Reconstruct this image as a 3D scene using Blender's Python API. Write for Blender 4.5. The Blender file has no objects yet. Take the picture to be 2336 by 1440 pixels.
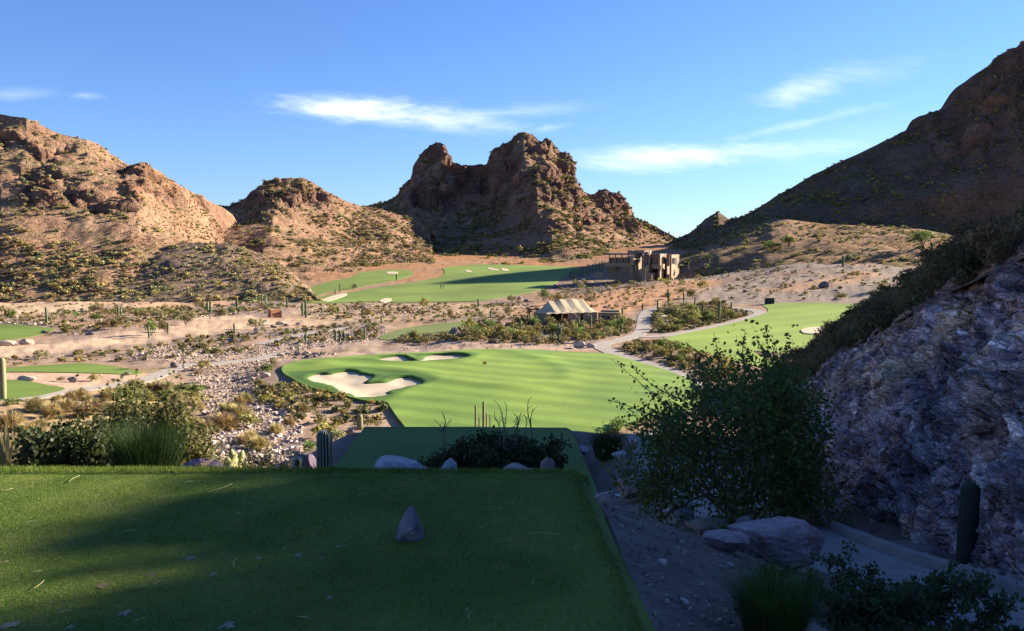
import bpy, bmesh, math, random
import numpy as np
from mathutils import Vector, Matrix, geometry

random.seed(7)
RS = np.random.RandomState(11)
SC = bpy.context.scene
COL = SC.collection

# ------------------------------------------------------------------ camera
EZ = 20.0                     # eye height above the datum
F = 1944.0                    # focal length in photo pixels (photo 2336 x 1440)
CX, CY, HY = 1168.0, 720.0, 575.0
PITCH = math.atan((CY - HY) / F)
cam_d = bpy.data.cameras.new('camera')
cam_d.sensor_width = 36.0
cam_d.lens = 36.0 * F / 2336.0
cam_d.clip_start = 0.05
cam_d.clip_end = 6000
cam = bpy.data.objects.new('camera', cam_d)
COL.objects.link(cam)
cam.location = (0, 0, EZ)
cam.rotation_euler = (math.pi / 2 - PITCH, 0, 0)
SC.camera = cam

# ------------------------------------------------------------------ light
SUN_EL, SUN_A = 20.0, 27.0      # elevation, angle ahead of due right
SUN_STRENGTH, SKY_STRENGTH, EXPOSURE = 5.0, 0.05, 1.9
se, sa = math.radians(SUN_EL), math.radians(SUN_A)
SUN_DIR = Vector((math.cos(se) * math.cos(sa), math.cos(se) * math.sin(sa), math.sin(se)))
sun_d = bpy.data.lights.new('sun', 'SUN')
sun_d.energy = SUN_STRENGTH
sun_d.angle = math.radians(0.53)
sun_d.color = (1.0, 0.87, 0.70)
sun = bpy.data.objects.new('sun', sun_d)
COL.objects.link(sun)
sun.rotation_euler = (-SUN_DIR).to_track_quat('-Z', 'Y').to_euler()

SC.view_settings.view_transform = 'Standard'
SC.view_settings.look = 'None'
SC.view_settings.exposure = EXPOSURE
SC.view_settings.gamma = 1.0
SC.view_settings.use_curve_mapping = False


class NT:
    """small helper for building node trees"""
    def __init__(self, tree):
        self.t = tree
        self.n = tree.nodes
        self.l = tree.links
    def new(self, typ, **kw):
        nd = self.n.new(typ)
        for k, v in kw.items():
            setattr(nd, k, v)
        return nd
    def put(self, sock, v):
        if v is None:
            return
        if isinstance(v, bpy.types.NodeSocket):
            self.l.new(v, sock)
        elif isinstance(v, (tuple, list)) and len(v) == 3 and sock.type == 'RGBA':
            sock.default_value = (*v, 1)
        else:
            sock.default_value = v
    def math(self, op, a, b=None, c=None, clamp=False):
        nd = self.new('ShaderNodeMath', operation=op, use_clamp=clamp)
        self.put(nd.inputs[0], a); self.put(nd.inputs[1], b); self.put(nd.inputs[2], c)
        return nd.outputs[0]
    def mix(self, f, a, b, blend='MIX'):
        nd = self.new('ShaderNodeMix', data_type='RGBA', blend_type=blend)
        self.put(nd.inputs[0], f); self.put(nd.inputs[6], a); self.put(nd.inputs[7], b)
        return nd.outputs[2]
    def ramp(self, f, stops, interp='LINEAR'):
        nd = self.new('ShaderNodeValToRGB')
        nd.color_ramp.interpolation = interp
        el = nd.color_ramp.elements
        while len(el) < len(stops):
            el.new(0.5)
        for e, (p, c) in zip(el, stops):
            e.position = p
            e.color = (*c, 1) if isinstance(c, (tuple, list)) else (c, c, c, 1)
        self.put(nd.inputs[0], f)
        return nd.outputs[0]
    def noise(self, vec, scale, detail=4, rough=0.55, dist=0.0):
        nd = self.new('ShaderNodeTexNoise')
        self.put(nd.inputs['Vector'], vec)
        nd.inputs['Scale'].default_value = scale
        nd.inputs['Detail'].default_value = detail
        nd.inputs['Roughness'].default_value = rough
        nd.inputs['Distortion'].default_value = dist
        return nd.outputs[0]
    def maprange(self, v, a, b, c=0.0, d=1.0, smooth=True):
        nd = self.new('ShaderNodeMapRange', interpolation_type='SMOOTHSTEP' if smooth else 'LINEAR')
        self.put(nd.inputs[0], v)
        for i, q in enumerate((a, b, c, d)):
            nd.inputs[1 + i].default_value = q
        return nd.outputs[0]


# ------------------------------------------------------------------ sky
world = bpy.data.worlds.new('World')
SC.world = world
world.use_nodes = True
w = NT(world.node_tree)
w.n.clear()
sky = w.new('ShaderNodeTexSky', sky_type='NISHITA')
sky.sun_disc = False
sky.sun_elevation = se
sky.sun_rotation = math.pi / 2 - sa        # clockwise from +Y
sky.altitude = 0
sky.air_density = 1.0
sky.dust_density = 0.05
sky.ozone_density = 3.2
tc = w.new('ShaderNodeTexCoord')
sep = w.new('ShaderNodeSeparateXYZ')
w.put(sep.inputs[0], tc.outputs['Generated'])
dx, dy, dz = sep.outputs
dyc = w.math('MAXIMUM', dy, 0.05)
uu = w.math('DIVIDE', dx, dyc)
vv = w.math('DIVIDE', dz, dyc)
comb = w.new('ShaderNodeCombineXYZ')
w.put(comb.inputs[0], w.math('MULTIPLY', w.math('ADD', uu, w.math('MULTIPLY', vv, 1.2)), 1.0))
w.put(comb.inputs[1], w.math('MULTIPLY', vv, 4.0))
wisp = w.noise(comb.outputs[0], 9.0, 7, 0.62, 0.5)
fine = w.noise(comb.outputs[0], 30.0, 5, 0.65, 0.3)
wn = w.math('ADD', w.math('MULTIPLY', wisp, 0.72), w.math('MULTIPLY', fine, 0.28))
def cloud(px, py, a, b, rot, dens, soft=1.0):
    u0, v0 = (px - CX) / F, (HY - py) / F
    a, b = a / F, b / F
    cr, sr = math.cos(rot), math.sin(rot)
    du = w.math('SUBTRACT', uu, u0); dv = w.math('SUBTRACT', vv, v0)
    p = w.math('DIVIDE', w.math('ADD', w.math('MULTIPLY', du, cr), w.math('MULTIPLY', dv, sr)), a)
    q = w.math('DIVIDE', w.math('SUBTRACT', w.math('MULTIPLY', dv, cr), w.math('MULTIPLY', du, sr)), b)
    d = w.math('ADD', w.math('MULTIPLY', p, p), w.math('MULTIPLY', q, q))
    d = w.math('SQRT', d)
    e = w.math('ADD', d, w.math('MULTIPLY', w.math('SUBTRACT', wn, 0.5), 2.6))
    m = w.maprange(e, 1.25, -0.55 * soft, 0.0, dens)
    return m
masks = [cloud(800, 248, 210, 30, -0.04, 0.85), cloud(980, 272, 220, 30, -0.10, 0.85), cloud(1230, 258, 170, 20, 0.10, 0.22),
         cloud(1250, 298, 60, 10, 0.15, 0.25),
         cloud(1500, 358, 230, 36, 0.05, 0.66), cloud(1690, 350, 270, 26, 0.03, 0.50), cloud(1840, 282, 240, 12, 0.22, 0.26),
         cloud(1840, 205, 130, 40, 0.30, 0.36), cloud(1790, 225, 50, 42, 0.5, 0.35), cloud(1960, 180, 190, 34, 0.2, 0.16), cloud(60, 224, 110, 18, 0.03, 0.22), cloud(210, 226, 50, 11, 0, 0.3),
         cloud(1980, 320, 280, 80, 0.1, 0.10)]
tot = masks[0]
for m in masks[1:]:
    tot = w.math('ADD', tot, m)
tot = w.math('MULTIPLY', tot, w.maprange(dy, 0.05, 0.3), clamp=True)
tint = w.mix(1.0, sky.outputs[0], (0.60, 0.755, 1.12), 'MULTIPLY')
skyc = w.mix(tot, tint, (7.6, 8.0, 8.6))
bg = w.new('ShaderNodeBackground')
w.put(bg.inputs[0], skyc)
bg.inputs[1].default_value = SKY_STRENGTH
wo = w.new('ShaderNodeOutputWorld')
w.l.new(bg.outputs[0], wo.inputs[0])

# ------------------------------------------------------------------ geometry helpers
CP, SP = math.cos(PITCH), math.sin(PITCH)

def ray(px, py):
    a = (np.asarray(px, float) - CX) / F
    b = -(np.asarray(py, float) - CY) / F
    return np.stack(np.broadcast_arrays(a, CP + b * SP, -SP + b * CP), -1)

def pt(px, py, dist):
    """point that stands `dist` metres ahead and is seen at photo pixel (px, py)"""
    d = ray(px, py)
    t = np.asarray(dist, float) / d[..., 1]
    p = d * t[..., None]
    p[..., 2] += EZ
    return p

def _hash(ix, iy, iz, s):
    h = (ix.astype(np.int64) * 374761393 + iy.astype(np.int64) * 668265263 + iz.astype(np.int64) * 2147483647 + s * 974711) & 0xffffffff
    h = ((h ^ (h >> 13)) * 1274126177) & 0xffffffff
    h = ((h ^ (h >> 16)) * 2246822519) & 0xffffffff
    return (h ^ (h >> 15)) & 0xffffffff

_G = np.array([[1,1,0],[-1,1,0],[1,-1,0],[-1,-1,0],[1,0,1],[-1,0,1],[1,0,-1],[-1,0,-1],[0,1,1],[0,-1,1],[0,1,-1],[0,-1,-1],[1,1,0],[-1,1,0],[0,-1,1],[0,-1,-1]], float)

def perlin(P, s=0):
    P = np.asarray(P, float)
    i = np.floor(P).astype(np.int64)
    f = P - i
    u = f * f * f * (f * (f * 6 - 15) + 10)
    out = 0
    for cx in (0, 1):
        for cy in (0, 1):
            for cz in (0, 1):
                g = _G[_hash(i[..., 0] + cx, i[..., 1] + cy, i[..., 2] + cz, s) & 15]
                dd = f - np.array([cx, cy, cz])
                wgt = (u[..., 0] if cx else 1 - u[..., 0]) * (u[..., 1] if cy else 1 - u[..., 1]) * (u[..., 2] if cz else 1 - u[..., 2])
                out = out + wgt * (g * dd).sum(-1)
    return out

def fbm(P, octv=4, s=0, gain=0.5, ridged=False):
    out, amp, tot = 0, 1.0, 0.0
    P = np.asarray(P, float)
    for o in range(octv):
        n = perlin(P * (2.03 ** o), s + o * 17)
        if ridged:
            n = 1 - 2 * np.abs(n) * 1.3
        out = out + amp * n
        tot += amp
        amp *= gain
    return out / tot

def worley(P, s=0):
    P = np.asarray(P, float)
    i = np.floor(P).astype(np.int64)
    f1 = np.full(P.shape[:-1], 9.0); f2 = f1.copy(); idc = np.zeros(P.shape[:-1])
    for a in (-1, 0, 1):
        for b in (-1, 0, 1):
            for c in (-1, 0, 1):
                h = _hash(i[..., 0] + a, i[..., 1] + b, i[..., 2] + c, s)
                o = np.stack([(h & 1023) / 1023.0, ((h >> 10) & 1023) / 1023.0, ((h >> 20) & 1023) / 1023.0], -1)
                q = i + np.array([a, b, c]) + o
                d = np.sqrt(((P - q) ** 2).sum(-1))
                nw = d < f1
                f2 = np.where(nw, f1, np.minimum(f2, d))
                idc = np.where(nw, (h & 255) / 255.0, idc)
                f1 = np.where(nw, d, f1)
    return f1, f2, idc

def smooth(a, b, x):
    t = np.clip((x - a) / (b - a), 0, 1)
    return t * t * (3 - 2 * t)

def lerp(a, b, t):
    a = np.asarray(a, float); b = np.asarray(b, float)
    t = np.asarray(t)[..., None]
    return a * (1 - t) + b * t

def mk(name, V, F_, mat, col=None, smooth_=False, parent=None, label=None, cat=None, group=None, kind=None, facecol=None, org=None):
    """one mesh object from arrays; F_ is an (n,k) array or a list of such arrays / of index tuples"""
    V = np.asarray(V, np.float32).reshape(-1, 3)
    if org is not None:
        V = V - np.asarray(org, np.float32)
    me = bpy.data.meshes.new(name)
    if isinstance(F_, np.ndarray):
        F_ = [F_]
    loops, starts, n = [], [], 0
    for f in F_:
        f = np.asarray(f, np.int32)
        if f.ndim == 1:
            f = f[None]
        if len(f) == 0:
            continue
        k = f.shape[1]
        loops.append(f.ravel())
        starts.append(n + np.arange(len(f), dtype=np.int32) * k)
        n += f.size
    loops = np.concatenate(loops); starts = np.concatenate(starts)
    me.vertices.add(len(V)); me.vertices.foreach_set('co', V.ravel())
    me.loops.add(len(loops)); me.loops.foreach_set('vertex_index', loops)
    me.polygons.add(len(starts)); me.polygons.foreach_set('loop_start', starts)
    me.polygons.foreach_set('use_smooth', np.full(len(starts), smooth_, bool))
    me.update(calc_edges=True)
    if col is not None:
        c = np.ones((len(V), 4), np.float32); c[:, :3] = col
        at = me.color_attributes.new('Col', 'FLOAT_COLOR', 'POINT')
        at.data.foreach_set('color', c.ravel())
    if mat is not None:
        me.materials.append(mat)
    return link(name, me, parent, label, cat, group, kind, org)

def link(name, me, parent=None, label=None, cat=None, group=None, kind=None, loc=None):
    o = bpy.data.objects.new(name, me)
    COL.objects.link(o)
    if loc is not None:
        o.location = loc
    if parent is not None:
        o.parent = parent
    if label: o['label'] = label
    if cat: o['category'] = cat
    if group: o['group'] = group
    if kind: o['kind'] = kind
    return o

def thing(name, loc, label, cat, group=None, rz=0.0, scale=None):
    o = link(name, None, None, label, cat, group, None, loc)
    o.rotation_euler = (0, 0, rz)
    if scale is not None:
        o.scale = (scale,) * 3 if np.isscalar(scale) else scale
    return o

def grid_faces(nu, nv, wrap=False):
    a = np.arange(nu if wrap else nu - 1)[:, None]; b = np.arange(nv - 1)[None]
    a2 = (a + 1) % nu
    return np.stack([a * nv + b, a2 * nv + b, a2 * nv + b + 1, a * nv + b + 1], -1).reshape(-1, 4)

def grid_normals(P):
    du = np.gradient(P, axis=0); dv = np.gradient(P, axis=1)
    n = np.cross(du, dv)
    n /= np.linalg.norm(n, axis=-1, keepdims=True) + 1e-9
    return n

class MB:
    """collects boxes / tubes / loose parts into one mesh"""
    def __init__(self):
        self.V, self.F, self.n = [], [], 0
    def add(self, V, Fs):
        V = np.asarray(V, float)
        if isinstance(Fs, np.ndarray):
            Fs = [Fs]
        for f in Fs:
            f = np.asarray(f, np.int64)
            self.F.append((f[None] if f.ndim == 1 else f) + self.n)
        self.V.append(V); self.n += len(V)
        return self
    def box(self, c, s, M=None, taper=1.0):
        c = np.asarray(c, float); h = np.asarray(s, float) / 2
        sg = np.array([[x, y, z] for x in (-1, 1) for y in (-1, 1) for z in (-1, 1)], float)
        v = sg * h
        v[sg[:, 2] > 0, :2] *= taper
        if M is not None:
            v = v @ np.asarray(M, float).T
        return self.add(v + c, np.array([[0, 1, 3, 2], [4, 6, 7, 5], [0, 4, 5, 1], [2, 3, 7, 6], [0, 2, 6, 4], [1, 5, 7, 3]]))
    def tube(self, pts, rad, k=5, cap=True):
        V, Fs = tube(pts, rad, k, cap)
        return self.add(V, Fs)
    def build(self, name, mat, **kw):
        # group faces by width so that mk gets rectangular arrays
        by = {}
        for f in self.F:
            by.setdefault(f.shape[1], []).append(f)
        return mk(name, np.concatenate(self.V), [np.concatenate(v) for v in by.values()], mat, **kw)

def tube(pts, rad, k=5, cap=True):
    pts = np.asarray(pts, float); m = len(pts)
    rad = np.broadcast_to(np.asarray(rad, float), (m,))
    t = np.gradient(pts, axis=0); t /= np.linalg.norm(t, axis=1, keepdims=True) + 1e-9
    ref = np.where(np.abs(t[:, 2:3]) > 0.9, np.array([[1.0, 0, 0]]), np.array([[0, 0, 1.0]]))
    a = np.cross(t, ref); a /= np.linalg.norm(a, axis=1, keepdims=True) + 1e-9
    b = np.cross(t, a)
    ang = np.arange(k) * 2 * math.pi / k
    V = pts[:, None] + rad[:, None, None] * (np.cos(ang)[None, :, None] * a[:, None] + np.sin(ang)[None, :, None] * b[:, None])
    i = np.arange(m - 1)[:, None]; j = np.arange(k)[None]; j2 = (j + 1) % k
    Fq = np.stack([i * k + j, i * k + j2, (i + 1) * k + j2, (i + 1) * k + j], -1).reshape(-1, 4)
    Fs = [Fq]
    if cap:
        Fs.append(np.arange(k)[None, ::-1]); Fs.append((m - 1) * k + np.arange(k)[None])
    return V.reshape(-1, 3), Fs

def rotz(a):
    c, s = math.cos(a), math.sin(a)
    return np.array([[c, -s, 0], [s, c, 0], [0, 0, 1.0]])

def in_poly(x, y, poly):
    x = np.asarray(x, float); y = np.asarray(y, float)
    ins = np.zeros(x.shape, bool)
    n = len(poly); j = n - 1
    for i in range(n):
        xi, yi = poly[i][:2]; xj, yj = poly[j][:2]
        c = ((yi > y) != (yj > y)) & (x < (xj - xi) * (y - yi) / ((yj - yi) if yj != yi else 1e-9) + xi)
        ins ^= c
        j = i
    return ins

def poly_dist(x, y, poly, closed=True):
    """distance to the polyline"""
    x = np.asarray(x, float); y = np.asarray(y, float)
    d = np.full(x.shape, 1e9)
    n = len(poly)
    for i in range(n if closed else n - 1):
        ax, ay = poly[i][:2]; bx, by = poly[(i + 1) % n][:2]
        vx, vy = bx - ax, by - ay
        t = np.clip(((x - ax) * vx + (y - ay) * vy) / (vx * vx + vy * vy + 1e-12), 0, 1)
        d = np.minimum(d, np.hypot(x - ax - t * vx, y - ay - t * vy))
    return d

def sdist(x, y, poly):
    """signed distance, positive inside"""
    d = poly_dist(x, y, poly)
    return np.where(in_poly(x, y, poly), d, -d)

def spline(P, n, closed=False):
    """Catmull-Rom through P, n points per span"""
    P = np.asarray(P, float); m = len(P)
    out = []
    rng = range(m) if closed else range(m - 1)
    for i in rng:
        if closed:
            p0, p1, p2, p3 = P[i - 1], P[i], P[(i + 1) % m], P[(i + 2) % m]
        else:
            p0, p1, p2, p3 = P[max(i - 1, 0)], P[i], P[i + 1], P[min(i + 2, m - 1)]
        for k in range(n):
            t = k / n
            out.append(0.5 * ((2 * p1) + (-p0 + p2) * t + (2 * p0 - 5 * p1 + 4 * p2 - p3) * t * t + (-p0 + 3 * p1 - 3 * p2 + p3) * t ** 3))
    if not closed:
        out.append(P[-1])
    return np.array(out)

# ------------------------------------------------------------------ materials
def mat_new(name):
    m = bpy.data.materials.new(name)
    m.use_nodes = True
    t = NT(m.node_tree)
    t.n.clear()
    out = t.new('ShaderNodeOutputMaterial')
    bs = t.new('ShaderNodeBsdfPrincipled')
    bs.inputs['Specular IOR Level'].default_value = 0.2
    t.l.new(bs.outputs[0], out.inputs[0])
    co = t.new('ShaderNodeTexCoord').outputs['Object']
    return m, t, bs, out, co

def simple(name, c, rough=0.8, var=0.25, scale=6.0, bump=0.0, bscale=40.0, spec=0.2, metal=0.0, rand=0.0):
    m, t, bs, out, co = mat_new(name)
    n = t.noise(co, scale, 5, 0.6)
    k = t.maprange(n, 0.25, 0.75, 1 - var, 1 + var, False)
    cc = t.new('ShaderNodeCombineXYZ')
    for i in range(3): t.put(cc.inputs[i], k)
    c2 = t.mix(1.0, c, cc.outputs[0], 'MULTIPLY')
    if rand:
        oi = t.new('ShaderNodeObjectInfo').outputs['Random']
        hs = t.new('ShaderNodeHueSaturation')
        t.put(hs.inputs['Value'], t.maprange(oi, 0, 1, 1 - rand, 1 + rand, False))
        t.put(hs.inputs['Hue'], t.maprange(oi, 0, 1, 0.5 - rand * 0.04, 0.5 + rand * 0.04, False))
        t.put(hs.inputs['Color'], c2)
        c2 = hs.outputs[0]
    t.put(bs.inputs['Base Color'], c2)
    bs.inputs['Roughness'].default_value = rough
    bs.inputs['Specular IOR Level'].default_value = spec
    bs.inputs['Metallic'].default_value = metal
    if bump:
        b = t.new('ShaderNodeBump'); b.inputs['Strength'].default_value = bump
        t.put(b.inputs['Height'], t.noise(co, bscale, 6, 0.65))
        t.l.new(b.outputs[0], bs.inputs['Normal'])
    return m

def terrain_mat(name, s1, s2, s3, var, bump, bdist, speck=None):
    """colour attribute x multi-scale variation, bump"""
    m, t, bs, out, co = mat_new(name)
    at = t.new('ShaderNodeAttribute', attribute_name='Col').outputs[0]
    n1 = t.noise(co, s1, 5, 0.6); n2 = t.noise(co, s2, 5, 0.65); n3 = t.noise(co, s3, 4, 0.7)
    k = t.math('ADD', t.math('MULTIPLY', n1, 0.3), t.math('ADD', t.math('MULTIPLY', n2, 0.35), t.math('MULTIPLY', n3, 0.35)))
    k = t.maprange(k, 0.34, 0.66, 1 - var, 1 + var, False)
    cc = t.new('ShaderNodeCombineXYZ')
    for i in range(3): t.put(cc.inputs[i], k)
    c = t.mix(1.0, at, cc.outputs[0], 'MULTIPLY')
    if speck:
        vo = t.new('ShaderNodeTexVoronoi'); t.put(vo.inputs['Vector'], co); vo.inputs['Scale'].default_value = speck[0]
        msk = t.maprange(vo.outputs['Distance'], speck[1], speck[1] * 0.55)
        sel = t.maprange(t.noise(co, speck[0] * 0.23, 3), 0.42, 0.62)
        c = t.mix(t.math('MULTIPLY', msk, t.math('MULTIPLY', sel, speck[3])), c, speck[2])
    t.put(bs.inputs['Base Color'], c)
    bs.inputs['Roughness'].default_value = 0.95
    bs.inputs['Specular IOR Level'].default_value = 0.05
    b = t.new('ShaderNodeBump'); b.inputs['Strength'].default_value = bump; b.inputs['Distance'].default_value = bdist
    t.put(b.inputs['Height'], t.math('ADD', n2, t.math('MULTIPLY', n3, 0.5)))
    t.l.new(b.outputs[0], bs.inputs['Normal'])
    return m

def turf_mat(name, c1, c2, s_big, s_fine, stripe=None, bump=0.3, extra=None):
    m, t, bs, out, co = mat_new(name)
    n1 = t.noise(co, s_big, 5, 0.6); n2 = t.noise(co, s_fine, 4, 0.7)
    f = t.math('ADD', t.math('MULTIPLY', n1, 0.6), t.math('MULTIPLY', n2, 0.4))
    c = t.mix(t.maprange(f, 0.3, 0.7), c1, c2)
    if stripe:
        period, ang, amt = stripe
        mp = t.new('ShaderNodeMapping'); t.put(mp.inputs[0], co); mp.inputs['Rotation'].default_value = (0, 0, ang)
        wv = t.new('ShaderNodeTexWave', wave_type='BANDS', bands_direction='X')
        t.put(wv.inputs['Vector'], mp.outputs[0]); wv.inputs['Scale'].default_value = math.pi / (10 * period) * 2
        wv.inputs['Distortion'].default_value = 1.6; wv.inputs['Detail'].default_value = 2; wv.inputs['Detail Scale'].default_value = 0.6
        k = t.maprange(wv.outputs['Fac'], 0.25, 0.75, 1 - amt, 1 + amt)
        cc = t.new('ShaderNodeCombineXYZ')
        for i in range(3): t.put(cc.inputs[i], k)
        c = t.mix(1.0, c, cc.outputs[0], 'MULTIPLY')
    if extra:
        msk = t.maprange(t.noise(co, extra[0], 4, 0.7), extra[1], extra[1] + 0.12, 0, extra[3])
        c = t.mix(msk, c, extra[2])
    t.put(bs.inputs['Base Color'], c)
    bs.inputs['Roughness'].default_value = 0.85
    bs.inputs['Specular IOR Level'].default_value = 0.15
    b = t.new('ShaderNodeBump'); b.inputs['Strength'].default_value = bump; b.inputs['Distance'].default_value = 0.03
    t.put(b.inputs['Height'], n2)
    t.l.new(b.outputs[0], bs.inputs['Normal'])
    return m

def leaf_mat(name, c=None, trans=0.25, rand=0.15, rough=0.75):
    """foliage; colour from the 'Col' attribute when c is None"""
    m, t, bs, out, co = mat_new(name)
    if c is None:
        base = t.new('ShaderNodeAttribute', attribute_name='Col').outputs[0]
    else:
        base = c
    oi = t.new('ShaderNodeObjectInfo').outputs['Random']
    hs = t.new('ShaderNodeHueSaturation')
    t.put(hs.inputs['Hue'], t.maprange(oi, 0, 1, 0.5 - 0.12 * rand, 0.5 + 0.08 * rand, False))
    t.put(hs.inputs['Value'], t.maprange(oi, 0, 1, 1 - rand, 1 + rand, False))
    t.put(hs.inputs['Color'], t.mix(t.maprange(t.noise(co, 3.0, 3), 0.3, 0.7), base, t.mix(1.0, base, (1.25, 1.2, 0.95), 'MULTIPLY')))
    t.put(bs.inputs['Base Color'], hs.outputs[0])
    bs.inputs['Roughness'].default_value = rough
    tr = t.new('ShaderNodeBsdfTranslucent')
    t.put(tr.inputs[0], hs.outputs[0])
    mx = t.new('ShaderNodeMixShader'); mx.inputs[0].default_value = trans
    t.l.new(bs.outputs[0], mx.inputs[1]); t.l.new(tr.outputs[0], mx.inputs[2]); t.l.new(mx.outputs[0], out.inputs[0])
    return m
# ------------------------------------------------------------------ valley floor
# control heights: x (right), y (ahead), z relative to the eye
CTRL = np.array([
 (-6,-8,-2.0),(0,-8,-2.0),(6,-8,-2.1),(-6,0,-2.0),(0,0,-2.0),(-7,6,-2.1),(-3,7.2,-1.98),(0,7.2,-2.0),(-3,9,-2.75),(0,9,-2.8),(0.95,4,-1.86),(0.95,6.3,-2.0),(1.6,5,-2.05),
 (2.6,5,-2.5),(3.3,6,-2.72),(3.6,9,-3.4),(2,9,-3.1),(1.2,9,-2.95),(3.9,17,-5.1),(5.5,38,-8.8),(4.2,6,-2.78),(4.4,7.6,-3.1),(5.5,13,-4.15),
 (7.5,22,-5.4),(11,36,-7.9),(0,12,-4.3),(-4,12,-4.5),(-8,12,-5.2),(0,18,-6.0),(0,24,-7.05),(-2,30,-7.05),(2,33,-7.05),(-6,33,-7.3),
 (-6.5,26,-7.3),(0,40,-9.8),(-8,45,-12),(0,60,-14.4),(8,60,-13.8),(0,80,-18.3),(14,80,-17.2),
 (-12,20,-9),(-20,40,-13.6),(-25,60,-17),(-20,75,-18.6),(-12,60,-15.4),(-30,90,-18.8),(-45,80,-17.9),(-60,95,-17.4),(-15,88,-19.0),(-10,75,-17.6),
 (0,93,-19.1),(20,95,-18.6),(0,125,-18.3),(25,125,-18.0),(0,155,-17.5),(-25,110,-19.1),(-30,135,-18.8),(-15,150,-18.0),(30,150,-17.4),
 (-60,120,-18.2),(-40,120,-19.3),(-40,150,-19.0),(-80,170,-18),(0,172,-17.8),(40,140,-17.5),(40,180,-17.3),(0,215,-17.4),(20,215,-17.2),(-60,230,-18),(-130,230,-18),
 (-180,300,-18),(-100,300,-18),(-40,290,-17.9),(0,285,-17.4),(60,165,-17.2),(60,230,-15),(90,200,-15),(100,160,-16),(90,225,-14.5),(100,260,-11),
 (80,280,-11.2),(60,300,-11.8),(130,300,-7),(120,340,-4),(50,350,-12.6),(75,375,-11.5),(30,330,-14.5),(0,380,-13.6),(0,480,-8.6),(40,480,-8),(-60,420,-12.6),
 (-60,480,-9),(-100,400,-14),(-200,420,-14),(0,600,-3),(100,600,3),(-150,600,-3),(-300,500,-9),(200,450,0),(250,600,5),(0,900,10),(-400,900,10),(400,900,10),
 (30,255,-15.6),(150,220,-10),(200,300,-5),(150,120,-14),(80,110,-15.5),(60,60,-12),(90,30,-10),(90,-30,-8),(-40,20,-11),(-40,-40,-7),(-60,50,-15),(-100,90,-16.5),(-200,150,-17),(-200,-50,-10),(0,-60,-6),(-300,300,-16),(40,-60,-5),
], float)

def _q(x, y):
    r = np.hypot(x, y)
    return np.stack([np.arctan2(x, y) * 1.6, np.log(r + 4.0) * 1.15], -1)

_cq = _q(CTRL[:, 0], CTRL[:, 1])
def _tps(r2):
    return r2 * np.log(r2 + 1e-9)
_n = len(CTRL)
_d2 = ((_cq[:, None] - _cq[None]) ** 2).sum(-1)
_A = np.zeros((_n + 3, _n + 3))
_A[:_n, :_n] = _tps(_d2) - np.eye(_n) * 0.0015
_A[:_n, _n] = 1; _A[:_n, _n + 1:] = _cq
_A[_n:, :_n] = _A[:_n, _n:].T
_W = np.linalg.solve(_A, np.concatenate([CTRL[:, 2], [0, 0, 0]]))

def base_z(x, y):
    sh = np.shape(x)
    x = np.ravel(np.asarray(x, float)); y = np.ravel(np.asarray(y, float))
    out = np.empty(len(x))
    for i in range(0, len(x), 40000):
        q = _q(x[i:i + 40000], y[i:i + 40000])
        d2 = ((q[:, None] - _cq[None]) ** 2).sum(-1)
        out[i:i + 40000] = _tps(d2) @ _W[:_n] + _W[_n] + q @ _W[_n + 1:]
    return out.reshape(sh) + EZ

def hit(P, fn=None):
    """world points on the valley floor seen at photo pixels P (n,2)"""
    P = np.asarray(P, float)
    d = ray(P[:, 0], P[:, 1])
    t = np.geomspace(3.0, 1400, 420)
    xyz = d[:, None] * t[None, :, None]
    g = (fn or base_z)(xyz[..., 0], xyz[..., 1])
    below = (xyz[..., 2] + EZ) < g
    k = np.argmax(below, 1)
    k = np.where(below.any(1), np.maximum(k, 1), len(t) - 1)
    i = np.arange(len(P))
    f0 = xyz[i, k - 1, 2] + EZ - g[i, k - 1]; f1 = xyz[i, k, 2] + EZ - g[i, k]
    u = np.clip(f0 / (f0 - f1 + 1e-9), 0, 1)
    tt = t[k - 1] * (1 - u) + t[k] * u
    r = d * tt[:, None]
    r[:, 2] += EZ
    return r

def hit_flat(P, z):
    """points at height z (relative to the eye) seen at pixels P"""
    d = ray(np.asarray(P, float)[:, 0], np.asarray(P, float)[:, 1])
    t = z / d[:, 2]
    r = d * t[:, None]; r[:, 2] += EZ
    return r

# --- flat places cut into the floor -----------------------------------------
GREEN_PX = [(643,838),(680,823),(760,815),(850,808),(960,803),(1080,798),(1200,797),(1300,803),(1385,806),(1420,815),(1480,833),(1550,856),(1600,885),(1590,925),(1500,950),
            (1440,962),(1400,980),(1300,1000),(1100,1005),(960,1000),(915,962),(892,930),(878,914),(830,912),(760,894),(700,880),(660,860)]
def green_plane(x, y):
    return EZ - 18.75 + (y - 93) * 0.0265 + 0.25 * np.sin(x * 0.07 + 1.0) * np.sin(y * 0.06)
GREEN = spline(hit(GREEN_PX, green_plane)[:, :2], 5, True)
TEE2 = hit_flat([(832,973),(1301,975),(1352,1092),(1372,1150),(700,1150),(745,1090)], -6.8)[:, :2]
TEE2_Z = EZ - 6.8

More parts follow.
